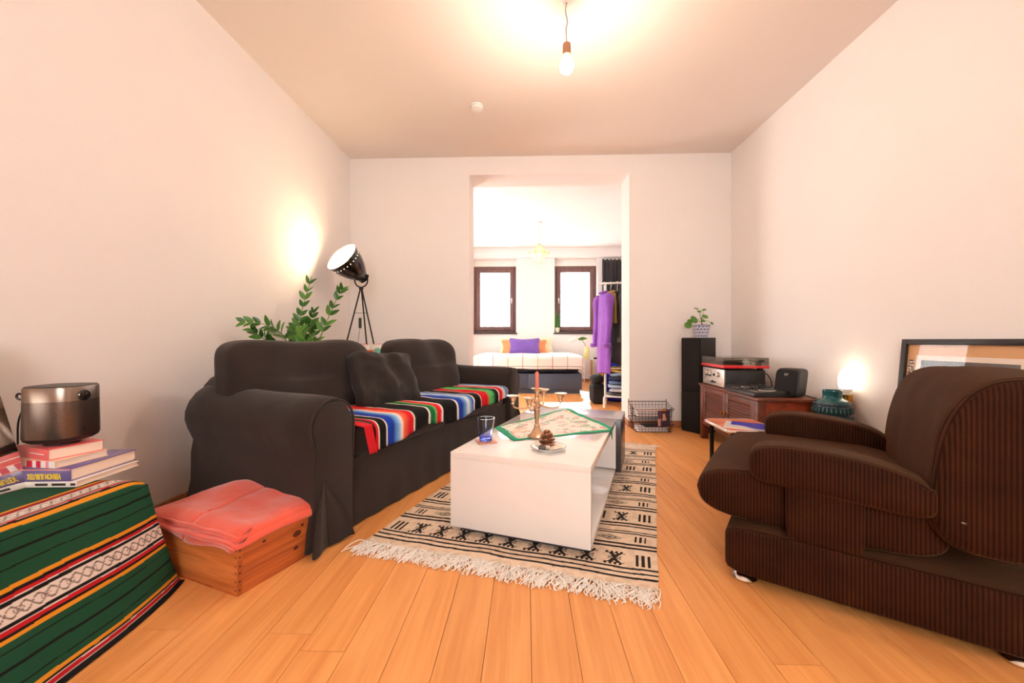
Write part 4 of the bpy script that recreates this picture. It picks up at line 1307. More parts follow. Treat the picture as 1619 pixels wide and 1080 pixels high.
def cloth(u, v):
    y = Y0+(Y1-Y0)*v
    c = -.54+u*1.0                            # arc position: negative on top, positive on the front
    if c < -.02:
        x = cx1+.004+c; z = CTOP+.002+.003*max(0, nz3(c*9, y*7, 1))
    elif c < .02:
        th = (c+.02)/.04*PI/2
        x = cx1+.004-.02+.0255*math.sin(th); z = CTOP+.002-.0255*(1-math.cos(th))
    else:
        f = (c-.02)/.42
        z = CTOP-.0235-(c-.02)*.935
        x = cx1+.0095+(.03+.085*min(1, (Y1-y)/.4))*f**1.5+.012*math.sin(y*11+.8)*f+.010*nz3(y*4, c*3, 4)*f
        z = max(z, .004)
        if c > .44: x += (c-.44)*.8
    e_ = max(0, (y-cy1+.03)/.075)
    yy_ = y+.24*max(0, c)**1.0*(1 if v > .9 else max(0, (v-.5)/.4))*.9
    if e_ > 0 and c < .02: z -= .02*e_*e_
    return (x, yy_, z)
g = MB().grid(cloth, 500, 300, None, lambda u, v: cl_col_at(-.54+u*1.0, Y0+(Y1-Y0)*v)).build('striped_cloth', vcol('green_woven_cloth', .92, 0, .3, 500), None, solid=.003, angle=85)
tag(g, 'dark green woven cloth with red, orange and white bands over the low chest', 'cloth')

# ---------------- books under the projector
M_pages = mat('book_pages', rgb(240, 216, 196), .85, var=.1, scale=6, stretch=(1, 1, 90))
def book(name, lb, loc, rz, w, d, h, cover, spine_cols=None, soft=.0015):
    "spine faces local -y; w along the spine"
    e = empty(name, loc, rz, lb, 'book')
    t = .0025
    box('pages', M_pages, .003, w-.003, .003, d-.004, t, h-t, e)
    m = mat(name+'_'+lb[:14].replace(' ', '_'), cover, .35, var=.03, coat=.2)
    box('cover', m, 0, w, 0, d, 0, t, e, .0006); box('cover', m, 0, w, 0, d, h-t, h, e, .0006)
    sp_ = box('spine', m, 0, w, -.0015, .002, 0, h, e, .0006)
    if spine_cols:
        for (a, b, c) in spine_cols:
            box('spine_band', mat('band_%d_%d_%d' % tuple(int(x*255) for x in c[:3]), c, .4), a*w, b*w, -.0022, -.0014, .001, h-.001, sp_)
    return e, sp_
z = CTOP+.0075
BK = [('white paperback at the bottom of the stack under the projector', (122, 770), (220, 736), .215, .018, rgb(236, 226, 216)),
      ('purple book with yellow spine lettering in the stack under the projector', (112, 761), (216, 727), .205, .040, rgb(112, 96, 152)),
      ('book with red and white striped spine, second from the top of the stack', (88, 741), (172, 720), .185, .023, rgb(246, 206, 176)),
      ('coral pink book on top of the stack under the projector', (76, 729), (165, 711), .18, .036, rgb(238, 108, 108))]
for i, (lb, c0, c1, w_, h_, c) in enumerate(BK):
    A = PZ(*c0, z); B = PZ(*c1, z); d_ = (B-A).length; dr = (B-A).normalized()
    rzb = math.atan2(dr.y, dr.x)-PI/2
    org = A-RZ(rzb).to_3x3() @ Vector((w_, 0, 0))
    sb = None
    if i == 2: sb = [(.40, .52, rgb(206, 30, 60)), (.52, .60, rgb(240, 226, 226)), (.60, .70, rgb(206, 30, 60)), (.70, .80, rgb(244, 232, 230)), (.80, .87, rgb(240, 150, 160)), (.87, 1.0, rgb(246, 238, 232))]
    e, spn = book('book', lb, org, rzb, w_, d_, h_, c, sb)
    if i == 1:
        lm = text_mesh('VERNON SUBUTEX', .0185, .0006, .0006); lm.materials.append(mat('yellow_ink', rgb(250, 216, 60), .5))
        lo = inst('lettering', lm, None, spn, TR(w_*.60, -.0018, h_*.42) @ RX(R(90)) @ RZ(PI) @ Matrix.Diagonal((.66, 1.35, 1, 1)))
        box('spine_line', mat('salmon_line', rgb(240, 150, 130), .5), 0, w_, -.0021, -.0014, h_-.004, h_-.001, spn)
    if i == 0:
        for a, b in ((.40, .58), (.64, .84), (.91, .98)):
            box('spine_label', mat('black_ink', rgb(40, 34, 34), .5), a*w_, b*w_, -.0021, -.0014, .005, .0125, spn)
    if i == 3:
        box('spine_line', mat('white_ink', rgb(250, 236, 230), .5), .45*w_, .88*w_, -.0021, -.0014, .017, .020, spn)
        top_c = org+RZ(rzb).to_3x3() @ Vector((w_*.55, d_*.48, 0))
    z += h_+.0003
PRZ = z
# ---------------- projector
pj = empty('projector', (top_c.x, top_c.y, PRZ), YAW+R(12), 'dark metal portable projector standing on the stack of books', 'projector')
def pj_ring(z, r_, n=56, p=3.0):
    out = []
    for k in range(n):
        a = 2*PI*k/n; c, s_ = math.cos(a), math.sin(a)
        q = r_/((abs(c)**p+abs(s_)**p)**(1/p)); out.append((q*c, q*s_, z))
    return out
M_pj = mat('brushed_gunmetal', rgb(150, 132, 120), .28, .9, var=.08, scale=30, stretch=(40, 40, .3), bump=.05)
M_pjd = mat('perforated_gunmetal', rgb(112, 98, 90), .33, .85, var=.25, scale=260)
MB().lathe([(.045, 0), (.047, .012)], 24).build('foot', M_black_plastic, pj)
MB().loft([pj_ring(.012, .068), pj_ring(.020, .079), pj_ring(.027, .0815)]).build('base_ring', M_black_plastic, pj)
MB().loft([pj_ring(.027, .0815), pj_ring(.030, .0825), pj_ring(.150, .081)]).build('body', M_pjd, pj)
MB().loft([pj_ring(.150, .0812), pj_ring(.192, .0805), pj_ring(.197, .079)]).build('top_band', M_pj, pj)
MB().loft([pj_ring(.197, .078), pj_ring(.200, .076)]).build('top_plate', M_black_plastic, pj)
dirl = Vector((.95, -.32, 0)).normalized()
def surf(dv, p=3.0, r_=.0815):
    q = r_/((abs(dv.x)**p+abs(dv.y)**p)**(1/p)); return dv*q
sf = surf(dirl)
lz = TR(sf.x-dirl.x*.004, sf.y-dirl.y*.004, .166) @ frame_to(dirl)
MB().lathe([(.019, 0), (.019, .008), (.0165, .0105), (.0160, .007), (.002, .008)], 24, lz).build('lens', mat('lens_black', rgb(12, 10, 12), .08, coat=1), pj)
ld = TR(sf.x, sf.y, .052) @ frame_to(dirl)
MB().box(-.002, .002, -.006, .006, 0, .002, ld).build('sensor', M_black_plastic, pj)
loop = [Vector((-.082, -.028, .168)), Vector((-.098, -.03, .176)), Vector((-.104, -.03, .165)), Vector((-.096, -.028, .156)), Vector((-.083, -.024, .157))]
MB().tube(smoothpath(loop, 5), .0032, 6).build('strap', M_black_plastic, pj)
MB().tube(smoothpath([(-.083, .0, .14), (-.10, -.006, .13), (-.115, -.01, .08), (-.125, -.0, .0)], 5), .0025, 6).build('power_cable', M_cable, pj)
# ---------------- leaning mirror at the left edge
mp = W(-1.555, 1.285)
mir = empty('leaning_mirror', (mp.x, mp.y, CTOP+.0045), YAW, 'frameless mirror leaning at the left edge beside the books', 'mirror')
mir.rotation_euler = (0, R(-18), R(1))
mrm = mat('mirror_silver', rgb(236, 230, 222), .03, 1.0, var=.0)
box('glass', mrm, -.004, 0, -.42, 0, 0.004, .50, mir, .0006)
box('backing', mat('mirror_back', rgb(120, 112, 88), .7), -.010, -.0045, -.42, 0, 0.0, .50, mir, .0006)

# ================================================================== WOODEN CRATE + CORAL BLANKET
k0_, kx_, ky_ = W(-.962, 1.395), W(-1.286, 1.525), W(-.862, 1.715)
ka = math.atan2((k0_-kx_).y, (k0_-kx_).x)
KL, KD, KH, KT = .52, .345, .178, .016
cr = empty('wooden_crate', k0_, ka, 'worn pine crate with nailed corners holding the coral blanket', 'crate')
M_pine = wood('old_pine', rgb(176, 90, 38), rgb(222, 134, 70), .55, 'X', 1.4, .08, ring=10)
M_piney = wood('old_pine_y', rgb(150, 70, 28), rgb(206, 112, 54), .55, 'Y', 1.4, .08, ring=10)
# local: x from far-left (negative) to the near corner (0), y back along the right side
box('front_board', M_pine, -KL, 0, 0, KT, .008, KH*.52, cr, .0015); box('front_board', M_pine, -KL, 0, 0, KT, KH*.52+.001, KH-.004, cr, .0015)
box('back_board', M_pine, -KL, 0, KD-KT, KD, .008, KH-.004, cr, .0015)
box('side_board', M_piney, -KT, 0, KT+.0005, KD-KT-.0005, .008, KH*.52, cr, .0015); box('side_board', M_piney, -KT, 0, KT+.0005, KD-KT-.0005, KH*.52+.001, KH, cr, .0015)
box('side_board', M_piney, -KL, -KL+KT, KT+.0005, KD-KT-.0005, .008, KH, cr, .0015)
box('bottom_board', M_piney, -KL, 0, 0, KD, 0, .0078, cr, .001)
box('corner_end', M_piney, -.0005, .002, .0005, KT+.001, .004, KH-.004, cr)
nail = MB().lathe([(.0028, 0), (.0024, .0012)], 8).mesh('nail')
for zz in (.02, .05, .08, .105, .135, .16):
    inst('nail', nail, M_black_metal, cr, TR(-.008, 0, zz) @ RX(R(90)))
    inst('nail', nail, M_black_metal, cr, TR(.002, .008, zz) @ RY(R(90)))
    inst('nail', nail, M_black_metal, cr, TR(0, KD-.012, zz-.004) @ RY(R(90)))
kn_ = MB().lathe([(.013, 0), (.009, .0006), (.001, .0007)], 12).mesh('knot')
for (y, zz, s_) in ((.24, .115, 1.2), (.235, .06, .7), (.10, .15, .5), (.265, .14, .5)):
    inst('knot', kn_, mat('knot_dark', rgb(84, 36, 16), .6, var=.2), cr, TR(.0001, y, zz) @ RY(R(90)) @ Matrix.Diagonal((s_*.8, s_*1.3, 1, 1)))
# blanket: a stack of folded layers
M_cor = mat('coral_fleece', rgb(236, 92, 66), .95, var=.1, scale=9, bump=.25, bscale=220, sheen=.5)
KM = TR(*k0_) @ RZ(ka)
bb = empty('folded_blanket', KM @ Vector((-.2, .17, KH-.02)), ka, 'coral red fleece blanket folded on the wooden crate', 'blanket')
x0, x1, y0_, y1_ = -.372, .207, -.186, .160
def layer(k):
    "sheet k of the fold, the upper one hangs over the front"
    def f(u, v):
        x = x0+(x1-x0)*u; y = y0_+.02*k+(y1_-y0_)*v
        hump = .040*math.exp(-((u-.30)**2/.05+(v-.72)**2/.10))+.018*math.exp(-((u-.62)**2/.012+(v-.78)**2/.09))
        z = .018+k*.017+(hump*(1 if k == 2 else .8))
        z += .008*nz3(u*4, v*4, k)+.007*math.sin(u*12+v*5)*v+.0015*nz3(u*12, v*12, 3)
        edge = max(0, (u-.93)/.07); z -= .006*edge
        if k == 2:
            drop = max(0, .10-v)/.10
            ln = .055-.025*abs(u-.55)*2+.02*(u > .2)*u
            y = y-.008*(1-abs(drop-.5))*0 if drop <= 0 else y0_+.02*k+(y1_-y0_)*.10-.055*math.sin(drop*PI/2)-.004*math.sin(u*14)*drop
            z -= ln*drop**1.6
            ex = max(0, .10-u)/.10
            z -= .05*ex**1.5; x -= .012*math.sin(ex*PI/2)
        return (x+.008*nz3(v*5, k, 2)-(.012*k if u > .5 else 0)*u, y, z)
    return f
for k in range(3):
    MB().grid(layer(k), 60, 50).build('fold', M_cor, bb, solid=.011, angle=85)
# rounded fold edges on the right side
for k in range(2):
    f0, f1 = layer(k), layer(k+1)
    m_ = MB()
    def edge(u, v, f0=f0, f1=f1):
        a = Vector(f0(1, v)); b = Vector(f1(1, v if v > .12 else .12)); b.z += .011
        c = (a+b)/2; th = -PI/2+PI*u
        return c+Vector((.012*math.cos(th), 0, 0))+(b-c)*math.sin(th)
    m_.grid(edge, 8, 40).build('fold_edge', M_cor, bb, solid=.003, angle=85)

# ================================================================== TABLE BEHIND THE SOFA, LAMP, NOTEPADS
bt = W(-1.30, 3.62)
TBZ = .70
tbl = empty('corner_table', (bt.x, bt.y, 0), YAW-R(22), 'white corner table hidden behind the sofa under the tripod lamp', 'table')
M_wt = mat('white_laminate', rgb(232, 226, 220), .4, var=.02)
box('table_top', M_wt, -.20, .20, -.26, .26, TBZ-.022, TBZ, tbl, .003)
for (x, y) in ((-.17, -.23), (.17, -.23), (-.17, .23), (.17, .23)):
    box('leg', M_wt, x-.018, x+.018, y-.018, y+.018, 0, TBZ-.0225, tbl, .002)
apex = PD(571, 456, 3.62)
lr = empty('tripod_lamp', (apex.x, apex.y, TBZ+.0005), YAW, 'lit black spotlight lamp on a tripod in the left corner', 'lamp')
za = apex.z-TBZ
M_lamp = mat('black_enamel', rgb(34, 25, 19), .22, .2, var=.05, coat=.5)
for (dx, dy) in ((-.17, -.02), (-.008, .20), (.165, -.04)):
    MB().tube([(dx*.03, dy*.03, za), (dx, dy, .004)], .0065, 10).build('leg', M_black_metal, lr)
MB().tube([(-.057, -.01, za*.665), (.056, -.02, za*.665)], .0022, 6).build('brace', M_black_metal, lr)
MB().lathe([(.018, za-.012), (.02, za), (.014, za+.012)], 16).build('hub', M_black_metal, lr)
piv = Vector((PD(578, 437, 3.62)-apex)); piv.z = PD(578, 437, 3.62).z-TBZ
sc_ = PD(578, 432, 3.62); pv = Vector((.012, 0, sc_.z-TBZ))
yo = []
for k in range(17):
    a = PI+PI*k/16; yo.append((.0+.058*math.cos(a), 0, za+.072+.062*math.sin(a)))
yo = [(-.058, 0, za+.115)]+yo+[(.058, 0, za+.115)]
MB().tube(yo, .0065, 8).build('yoke', M_black_metal, lr)
ax = Vector((-.42, -.70, .56)).normalized()
HM = Matrix.Translation((.0, 0, za+.112)) @ frame_to(ax).to_3x3().to_4x4()
hp_ = [(.004, -.045), (.036, -.04), (.05, -.02), (.056, .0), (.078, .03), (.105, .08), (.128, .14), (.142, .20), (.150, .245)]
MB().lathe(hp_, 44, HM, True, False).build('shade', M_lamp, lr, solid=.0)
inn = [(.149, .2455), (.140, .20), (.126, .14), (.103, .08), (.075, .03), (.05, .004)]
MB().lathe(inn, 44, HM, False, True).build('reflector', mat('white_reflector', rgb(246, 240, 230), .4, var=.01), lr)
MB().lathe([(.1515, .243), (.152, .248), (.148, .249), (.1475, .245)], 44, HM, False, False).build('rim', M_lamp, lr)
MB().lathe([(.045, -.045), (.045, -.022), (.052, -.018)], 24, HM).build('collar', M_black_metal, lr)
MB().tube([(-.066, 0, za+.112), (-.05, 0, za+.112)], .013, 12).tube([(.05, 0, za+.112), (.066, 0, za+.112)], .013, 12).build('pivot_knob', M_black_metal, lr)
MB().lathe([(.018, .01), (.022, .03), (.05, .09), (.06, .12), (.058, .15), (.04, .178), (.01, .19)], 28, HM).build('bulb', emitter('spot_bulb', (1, .80, .55, 1), 14), lr)
dotm = MB().lathe([(.0042, 0), (.0035, .0012)], 8).mesh('glow_dot')  # glowing discs stand in for bulb light leaking through the shade
for k in range(26):
    a = 2*PI*k/26
    rr_, zz = .1435, .205
    inst('glow_dot', dotm, emitter('hole_glow', (1, .86, .68, 1), 2.5), lr, HM @ TR(rr_*math.cos(a), rr_*math.sin(a), zz) @ frame_to((math.cos(a), math.sin(a), -.15)))
box('switch', M_black_plastic, -.020, .002, -.010, .010, za*.46, za*.60, lr, .002)
MB().tube(smoothpath([(-.01, 0, za*.46), (-.03, .01, za*.3), (-.05, .03, za*.1), (-.06, .05, .003)], 6), .002, 6).build('cord', M_cable, lr)
L0 = TR(apex.x, apex.y, TBZ) @ RZ(YAW)
lpos = L0 @ (HM @ Vector((0, 0, .215)))
point('tripod_lamp_light', lpos, 5.5, (1, .74, .44), .045)

# spiral notepads and small things on the corner table
M_rw = mat('red_spiral', rgb(222, 50, 60), .5)
for i, (px, w_, lb) in enumerate(((573, .105, 'spiral notepad with red binding behind the sofa, nearer the lamp legs'), (597.5, .12, 'spiral notepad with red binding behind the sofa, right of its twin'))):
    q = PD(px, 545, 3.50)
    e = empty('notepad', (q.x, q.y, TBZ+.0005), YAW, lb, 'notepad', 'notepads behind the sofa')
    hN = q.z-TBZ+.004
    e.rotation_euler = (R(-8), 0, YAW)
    box('pages', M_paper, -w_/2, w_/2, 0, .012, 0.0, hN, e, .001)
    rg = MB()
    n_ = 5
    for k in range(n_):
        x = -w_/2+.015+k*(w_-.03)/(n_-1)
        rg.tube([(x, .006+.008*math.cos(a*PI/6), hN-.002+.009*math.sin(a*PI/6)) for a in range(12)], .0022, 5, True)
    rg.build('binding', M_rw, e)
q = PD(572, 553.5, 3.36)
bx_ = empty('orange_box', (q.x, q.y, TBZ+.0005), YAW+R(4), 'flat orange box behind the sofa back below the notepads', 'box')
hz_ = q.z-TBZ
box('box_body', mat('orange_card', rgb(240, 110, 50), .6), -.085, .085, 0, .05, 0, hz_*.65, bx_, .002); box('lid', mat('orange_card', rgb(240, 110, 50), .6), -.087, .087, -.002, .052, hz_*.65+.0003, hz_, bx_, .002)
q = PD(598, 551, 3.36)
tq = empty('turquoise_jar', (q.x, q.y, TBZ+.0005), YAW, 'small turquoise jar behind the sofa next to the orange box', 'jar')
hz_ = q.z-TBZ
MB().lathe([(.028, 0), (.034, .01), (.034, hz_-.03), (.030, hz_-.018)], 24).build('body', mat('turquoise_glaze', rgb(110, 206, 196), .3), tq)
MB().lathe([(.032, hz_-.018), (.032, hz_-.004), (.010, hz_), (.008, hz_+.008)], 20).build('lid', mat('turquoise_lid', rgb(130, 190, 150), .4), tq)

# ================================================================== ZZ PLANT
zp = W(-1.50, 2.93)
zz_ = empty('zz_plant', (zp.x, zp.y, 0), 0, 'tall glossy leafed potted plant standing behind the sofa', 'potted plant')
PH = .52
MB().lathe([(.095, 0), (.10, .006), (.115, .25), (.125, PH-.02), (.127, PH), (.118, PH), (.115, PH-.03)], 36, cap1=False).build('pot', mat('grey_clay_pot', rgb(150, 140, 132), .7, var=.08), zz_)
MB().lathe([(.116, PH-.035), (.06, PH-.028), (.003, PH-.03)], 24, cap0=False).build('soil', mat('soil', rgb(60, 42, 32), .95), zz_)
def leaf_mesh(L_, w_):
    m = MB()
    def f(u, v):
        x = (v-.5)*2; prof = (math.sin(PI*u**.8))**.8 if 0 < u < 1 else 0
        return (x*w_*prof, u*L_, .10*L_*u*u*-1+.18*w_*abs(x)*prof)
    m.grid(f, 10, 6)
    return m.mesh('leaflet', smooth=True, angle=85)
lfa, lfb = leaf_mesh(.105, .024), leaf_mesh(.095, .023)
lfa.materials.append(M_leaf); lfb.materials.append(M_leafd)
stems = [  # pixel path (base to tip), depths, first leaf fraction, number of pairs
    ([(478, 552), (473, 520), (479, 485), (493, 437)], 2.88, .12, 10, .3),
    ([(500, 552), (512, 520), (530, 478), (543, 453)], 2.90, .30, 7, .2),
    ([(456, 552), (447, 530), (422, 514), (376, 508)], (2.78, 2.44), .28, 8, -.1),
    ([(450, 554), (430, 544), (412, 532), (398, 520)], (2.80, 2.56), .25, 6, .1),
    ([(489, 552), (489, 528), (492, 510), (497, 490)], 2.93, .10, 7, .6),
    ([(470, 553), (468, 535), (466, 525), (464, 512)], 2.84, .05, 5, .5),
    ([(480, 553), (482, 542), (478, 530), (476, 520)], 2.80, .1, 5, .2),
    ([(494, 553), (496, 535), (500, 520), (503, 512)], 2.96, .2, 4, .2)]
rs = random.Random(13)
for (path, dep, f0, npair, twist) in stems:
    dp = dep if isinstance(dep, tuple) else (dep, dep+.06)
    pts = [PD(px, py, dp[0]+(dp[1]-dp[0])*i/3) for i, (px, py) in enumerate(path)]
    loc = [Vector((p.x-zp.x, p.y-zp.y, p.z)) for p in pts]
    for q in loc:
        if q.x+zp.x < XL+.05: q.x = XL+.05-zp.x
    b0 = loc[0]; rr_ = math.hypot(b0.x, b0.y)
    root = Vector((b0.x, b0.y, PH-.03))
    if rr_ > .085: root.x *= .085/rr_; root.y *= .085/rr_
    full = smoothpath([root, (root+b0)/2+Vector((0, 0, .02))]+loc, 8)
    vis = full[16:]
    st = MB().tube(full, [.0065-.0045*i/len(full) for i in range(len(full))], 7).build('stem', M_stem, zz_)
    for k in range(npair):
        f = f0+(1-f0)*k/(npair-.5)
        idx = min(len(vis)-2, int(f*(len(vis)-1)))
        p = vis[idx]; tdir = (vis[min(idx+1, len(vis)-1)]-vis[max(0, idx-1)]).normalized()
        view = (Vector((0, 0, CAM_H))-(p+Vector((zp.x, zp.y, 0)))).normalized()
        side = tdir.cross(Vector((0.35, -.9, .25))).normalized()
        for sg in (-1, 1):
            d_ = (tdir*(.75+.15*f)+side*sg*(.75-.25*f)+Vector((rs.uniform(-.15, .15), rs.uniform(-.35, .25), rs.uniform(-.1, .15)))).normalized()
            up = Vector((rs.uniform(-.3, .3), -.75+rs.uniform(-.3, .3), .55+rs.uniform(-.3, .3)))
            y_ = d_; x_ = y_.cross(up).normalized(); z_ = x_.cross(y_)
            sc = (1.0-.35*f)*rs.uniform(.85, 1.08)
            pm4 = Matrix(((x_.x, y_.x, z_.x, p.x), (x_.y, y_.y, z_.y, p.y), (x_.z, y_.z, z_.z, p.z), (0, 0, 0, 1))) @ Matrix.Scale(sc, 4)
            tip = p+d_*.09*sc
            if tip.x+zp.x < XL+.01: continue
            inst('leaflet', lfa if rs.random() < .55 else lfb, None, st, pm4)

# ================================================================== BEDROOM
# bed
bf = PZ(920, 623)
BX1 = bf.x; BX0 = BX1-1.80; BY0 = bf.y; BY1 = YF-.02
BTOP = .60
bed = empty('bed', ((BX0+BX1)/2, BY0, 0), 0, 'double bed with slate blue box base under the bedroom windows', 'bed')
M_slate = mat('slate_blue_board', rgb(70, 80, 98), .6, var=.04)
M_navy = mat('navy_mattress', rgb(28, 30, 42), .85, var=.06)
hw = .90; BL = BY1-BY0
box('plinth', M_slate, -hw+.03, hw-.03, .03, BL, 0, .075, bed)
box('drawer_front', M_slate, -hw, -.003, 0, .02, .076, .335, bed, .003); box('drawer_front', M_slate, .003, hw, 0, .02, .076, .335, bed, .003)
box('frame', M_slate, -hw, hw, .021, BL, .076, .335, bed, .004)
MB().soft(hw-.01, BL/2-.02, .13, 9, 12, None, TR(0, BL/2, .467)).build('mattress', M_navy, bed)
BEM = TR((BX0+BX1)/2, BY0, 0)
def bl_col(u, v):
    x = u*2.3; y = v*2.2
    c = rgb(236, 230, 222)
    hits = 0
    for k in range(20):
        if abs(x-(.06+k*.125)) < .004: c = [rgb(196, 84, 100), rgb(70, 140, 110), rgb(170, 140, 60), rgb(90, 100, 160)][k % 4]
    for k in range(20):
        if abs(y-(.04+k*.13)) < .005: c = [rgb(130, 120, 116), rgb(190, 90, 96), rgb(90, 130, 120)][k % 3]
    return c
def spread(u, v):
    "bedspread: hangs a little over foot and sides"
    xs = -1.15+2.3*u; ys = 2.12*v
    top = .602
    # across
    ax_ = abs(xs); sg = 1 if xs >= 0 else -1
    if ax_ < hw-.03: x, dz = xs, 0
    else:
        a = ax_-(hw-.03); th = min(a/.05, PI/2)
        x = sg*(hw-.03+.05*math.sin(th)); dz = .05*(1-math.cos(th))+max(0, a-.0785)
        if dz > .05: x += sg*(.02*nz3(ys*5, 1, 2)+.015)
    # along (v=0 at the foot edge)
    if ys > .24: y = ys-.20; dy = 0
    else:
        a = .24-ys; th = min(a/.05, PI/2)
        y = .04-.05*math.sin(th); dy = .05*(1-math.cos(th))+max(0, a-.0785)
    z = top+.028+.012*nz3(xs*3, ys*3, 1)-dz-dy
    return (x, y-.006-.006*math.sin(xs*9)*(1 if dy > .03 else 0), max(z, .1))
o = MB().grid(spread, 230, 200, None, bl_col).build('bedspread', vcol('checked_bedspread', .95, 0, .2, 200), None, solid=.012, angle=85)
o.matrix_world = BEM; tag(o, 'white bedspread with thin coloured checks on the bed', 'bedspread')
def cushion(name, lb, px, py, d, w_, h_, c, tilt, rz=0, th=.07):
    m = mat(name+'_'+lb[:10].replace(' ', '_'), c, .9, var=.12, scale=10, bump=.2, bscale=150, sheen=.3)
    def df(q):
        q.y *= 1-.8*max(abs(q.x)/(w_/2), abs(q.z)/(h_/2))**2.2
        q.x *= 1+.16*(abs(q.z)/(h_/2))**2-.08; q.z *= 1+.22*(abs(q.x)/(w_/2))**2-.10
        q.y += .01*nz3(q.x*7, q.z*7, 2)
        return q
    o = MB().soft(w_/2, th, h_/2, 7, 16, df).build(name, m, None, angle=75)
    p = PD(px, py, d)
    o.location = p; o.rotation_euler = (R(-tilt), 0, YAW+R(rz))
    tag(o, lb, 'pillow', 'pillows on the bed'); return o
cushion('bed_pillow', 'bright purple velvet pillow in front of the others on the bed', 829.5, 547.5, 8.00, .62, .33, rgb(118, 84, 168), 18)
cushion('bed_pillow', 'orange pillow showing behind the purple one on the bed', 829, 549.5, 8.18, .94, .32, rgb(240, 150, 96), 18)
cushion('bed_pillow', 'pale yellow pillow at the wall behind the orange one', 832, 547, 8.36, 1.14, .36, rgb(248, 228, 190), 14)

# nightstand with flower vase
np_ = PZ(930, 603)
nx, ny = 1.36, 8.20
ns_ = empty('nightstand', (nx, ny, 0), 0, 'small table with wooden legs beside the bed', 'nightstand')
zN = PD(925, 567, 8.25).z
M_beech = wood('beech', rgb(206, 140, 90), rgb(226, 164, 112), .5, 'Z')
box('top', M_wt, -.02, .42, -.20, .22, zN-.03, zN, ns_, .004)
for (x, y) in ((.17, -.16), (.17, .18), (.38, -.16), (.01, .18)):
    box('leg', M_beech, x-.02, x+.02, y-.02, y+.02, 0, zN-.0305, ns_, .003)
v_ = PD(927, 560, 8.15)
vs2 = empty('flower_vase', (v_.x, ny-.05, zN+.0005), 0, 'pale yellow vase with a white lily flower on the nightstand', 'vase')
MB().lathe([(.05, 0), (.058, .02), (.06, .14), (.045, .21), (.038, .25)], 24).build('vase_body', mat('yellow_glaze', rgb(232, 224, 150), .3), vs2)
ft_ = PD(913, 535, 8.1); fq = Vector((ft_.x-v_.x, ft_.y-ny+.05, ft_.z-zN))
MB().tube(smoothpath([(0, 0, .1), (-.02, 0, .26), (fq.x*.6, fq.y*.6, fq.z*.95), fq], 6), .006, 6).build('flower_stem', M_stem, vs2)
def petal(L_, w_): 
    return MB().grid(lambda u, v: ((v-.5)*2*w_*math.sin(PI*u**.7) if 0 < u < 1 else 0, u*L_, .3*w_*abs(v-.5)-.2*L_*u*u), 10, 6)
pe1 = petal(.22, .06).build('petal', mat('white_petal', rgb(246, 246, 240), .5), vs2, solid=.002, angle=85)
pe1.matrix_basis = TR(*fq) @ RZ(R(80)) @ RX(R(-15)) @ RY(R(50))
pe2 = petal(.20, .05).build('petal', M_leaf, vs2, solid=.002, angle=85)
pe2.matrix_basis = TR(fq.x+.02, fq.y, fq.z-.02) @ RZ(R(-65)) @ RX(R(10)) @ RY(R(-50))
ck = box('alarm_clock', M_black_plastic, -.05, .05, -.03, .03, 0, .035, None, .006)
ck.location = (nx+.05, ny-.14, zN+.0005); tag(ck, 'small dark clock on the edge of the nightstand', 'clock')

# plant on the sill of the right bedroom window
sp_ = PD(881, 516, 8.72)
wp = empty('sill_plant', (sp_.x, YF+.06, FAR_WIN[1][2]+.0065), 0, 'leafy plant in a pale pot on the window sill', 'potted plant')
MB().lathe([(.04, 0), (.055, .11), (.052, .11), (.045, .08)], 20, cap1=False).build('pot', mat('pale_pot', rgb(222, 222, 196), .5), wp)
for i, (dx, dz, tw) in enumerate(((-.02, .42, 0), (.03, .30, 30), (-.045, .30, -25), (.015, .36, 12), (-.01, .24, -50))):
    lf = MB().grid(lambda u, v: ((v-.5)*2*.035*math.sin(PI*(.15+.85*u)), 0.01*math.sin(v*PI), u), 10, 4).build('leaf', M_leafd if i % 2 else M_leaf, wp, solid=.003, angle=85)
    lf.matrix_basis = TR(dx*.4, -.005*i, .06) @ RY(math.atan2(dx, dz)) @ RZ(R(tw)) @ Matrix.Diagonal((1, 1, dz, 1))

# pendant lamp of the bedroom
pq = PD(852.5, 401, 6.75)
pd = empty('bedroom_pendant', (pq.x, pq.y, CH2), 0, 'yellow faceted paper pendant lamp in the bedroom', 'pendant lamp')
zc_ = pq.z-CH2
MB().tube([(0, 0, -.001), (0, 0, zc_+.17)], .004, 6).build('cord', mat('pale_cord', rgb(206, 190, 160), .6), pd)
MB().lathe([(.04, 0), (.04, -.02), (.01, -.03)], 16).build('ceiling_rose', M_white_plastic, pd)
vt = [Vector((0, 0, zc_+.17)), Vector((0, 0, zc_-.17))]; rg_ = [Vector((.17*math.cos(2*PI*k/6), .17*math.sin(2*PI*k/6), zc_+.005*(-1)**k)) for k in range(6)]
M_yp = mat('yellow_paper', rgb(244, 226, 150), .7, var=.05, emit=(1, .82, .40, 1), estr=.75)
fm = MB(); fm.v = vt+rg_; fm.f = [[0, 2+k, 2+(k+1) % 6] for k in range(6)]+[[1, 2+(k+1) % 6, 2+k] for k in range(6)]
fm.build('paper_shade', M_yp, pd, smooth=False)
wr = MB()
for k in range(6):
    wr.tube([vt[0], rg_[k], vt[1]], .005, 6); wr.tube([rg_[k], rg_[(k+1) % 6]], .005, 6)
wr.build('wire_frame', mat('brassy_wire', rgb(190, 160, 84), .4, .6), pd)
point('bedroom_pendant_light', (pq.x, pq.y, pq.z-.28), 5, (1, .82, .55), .08)

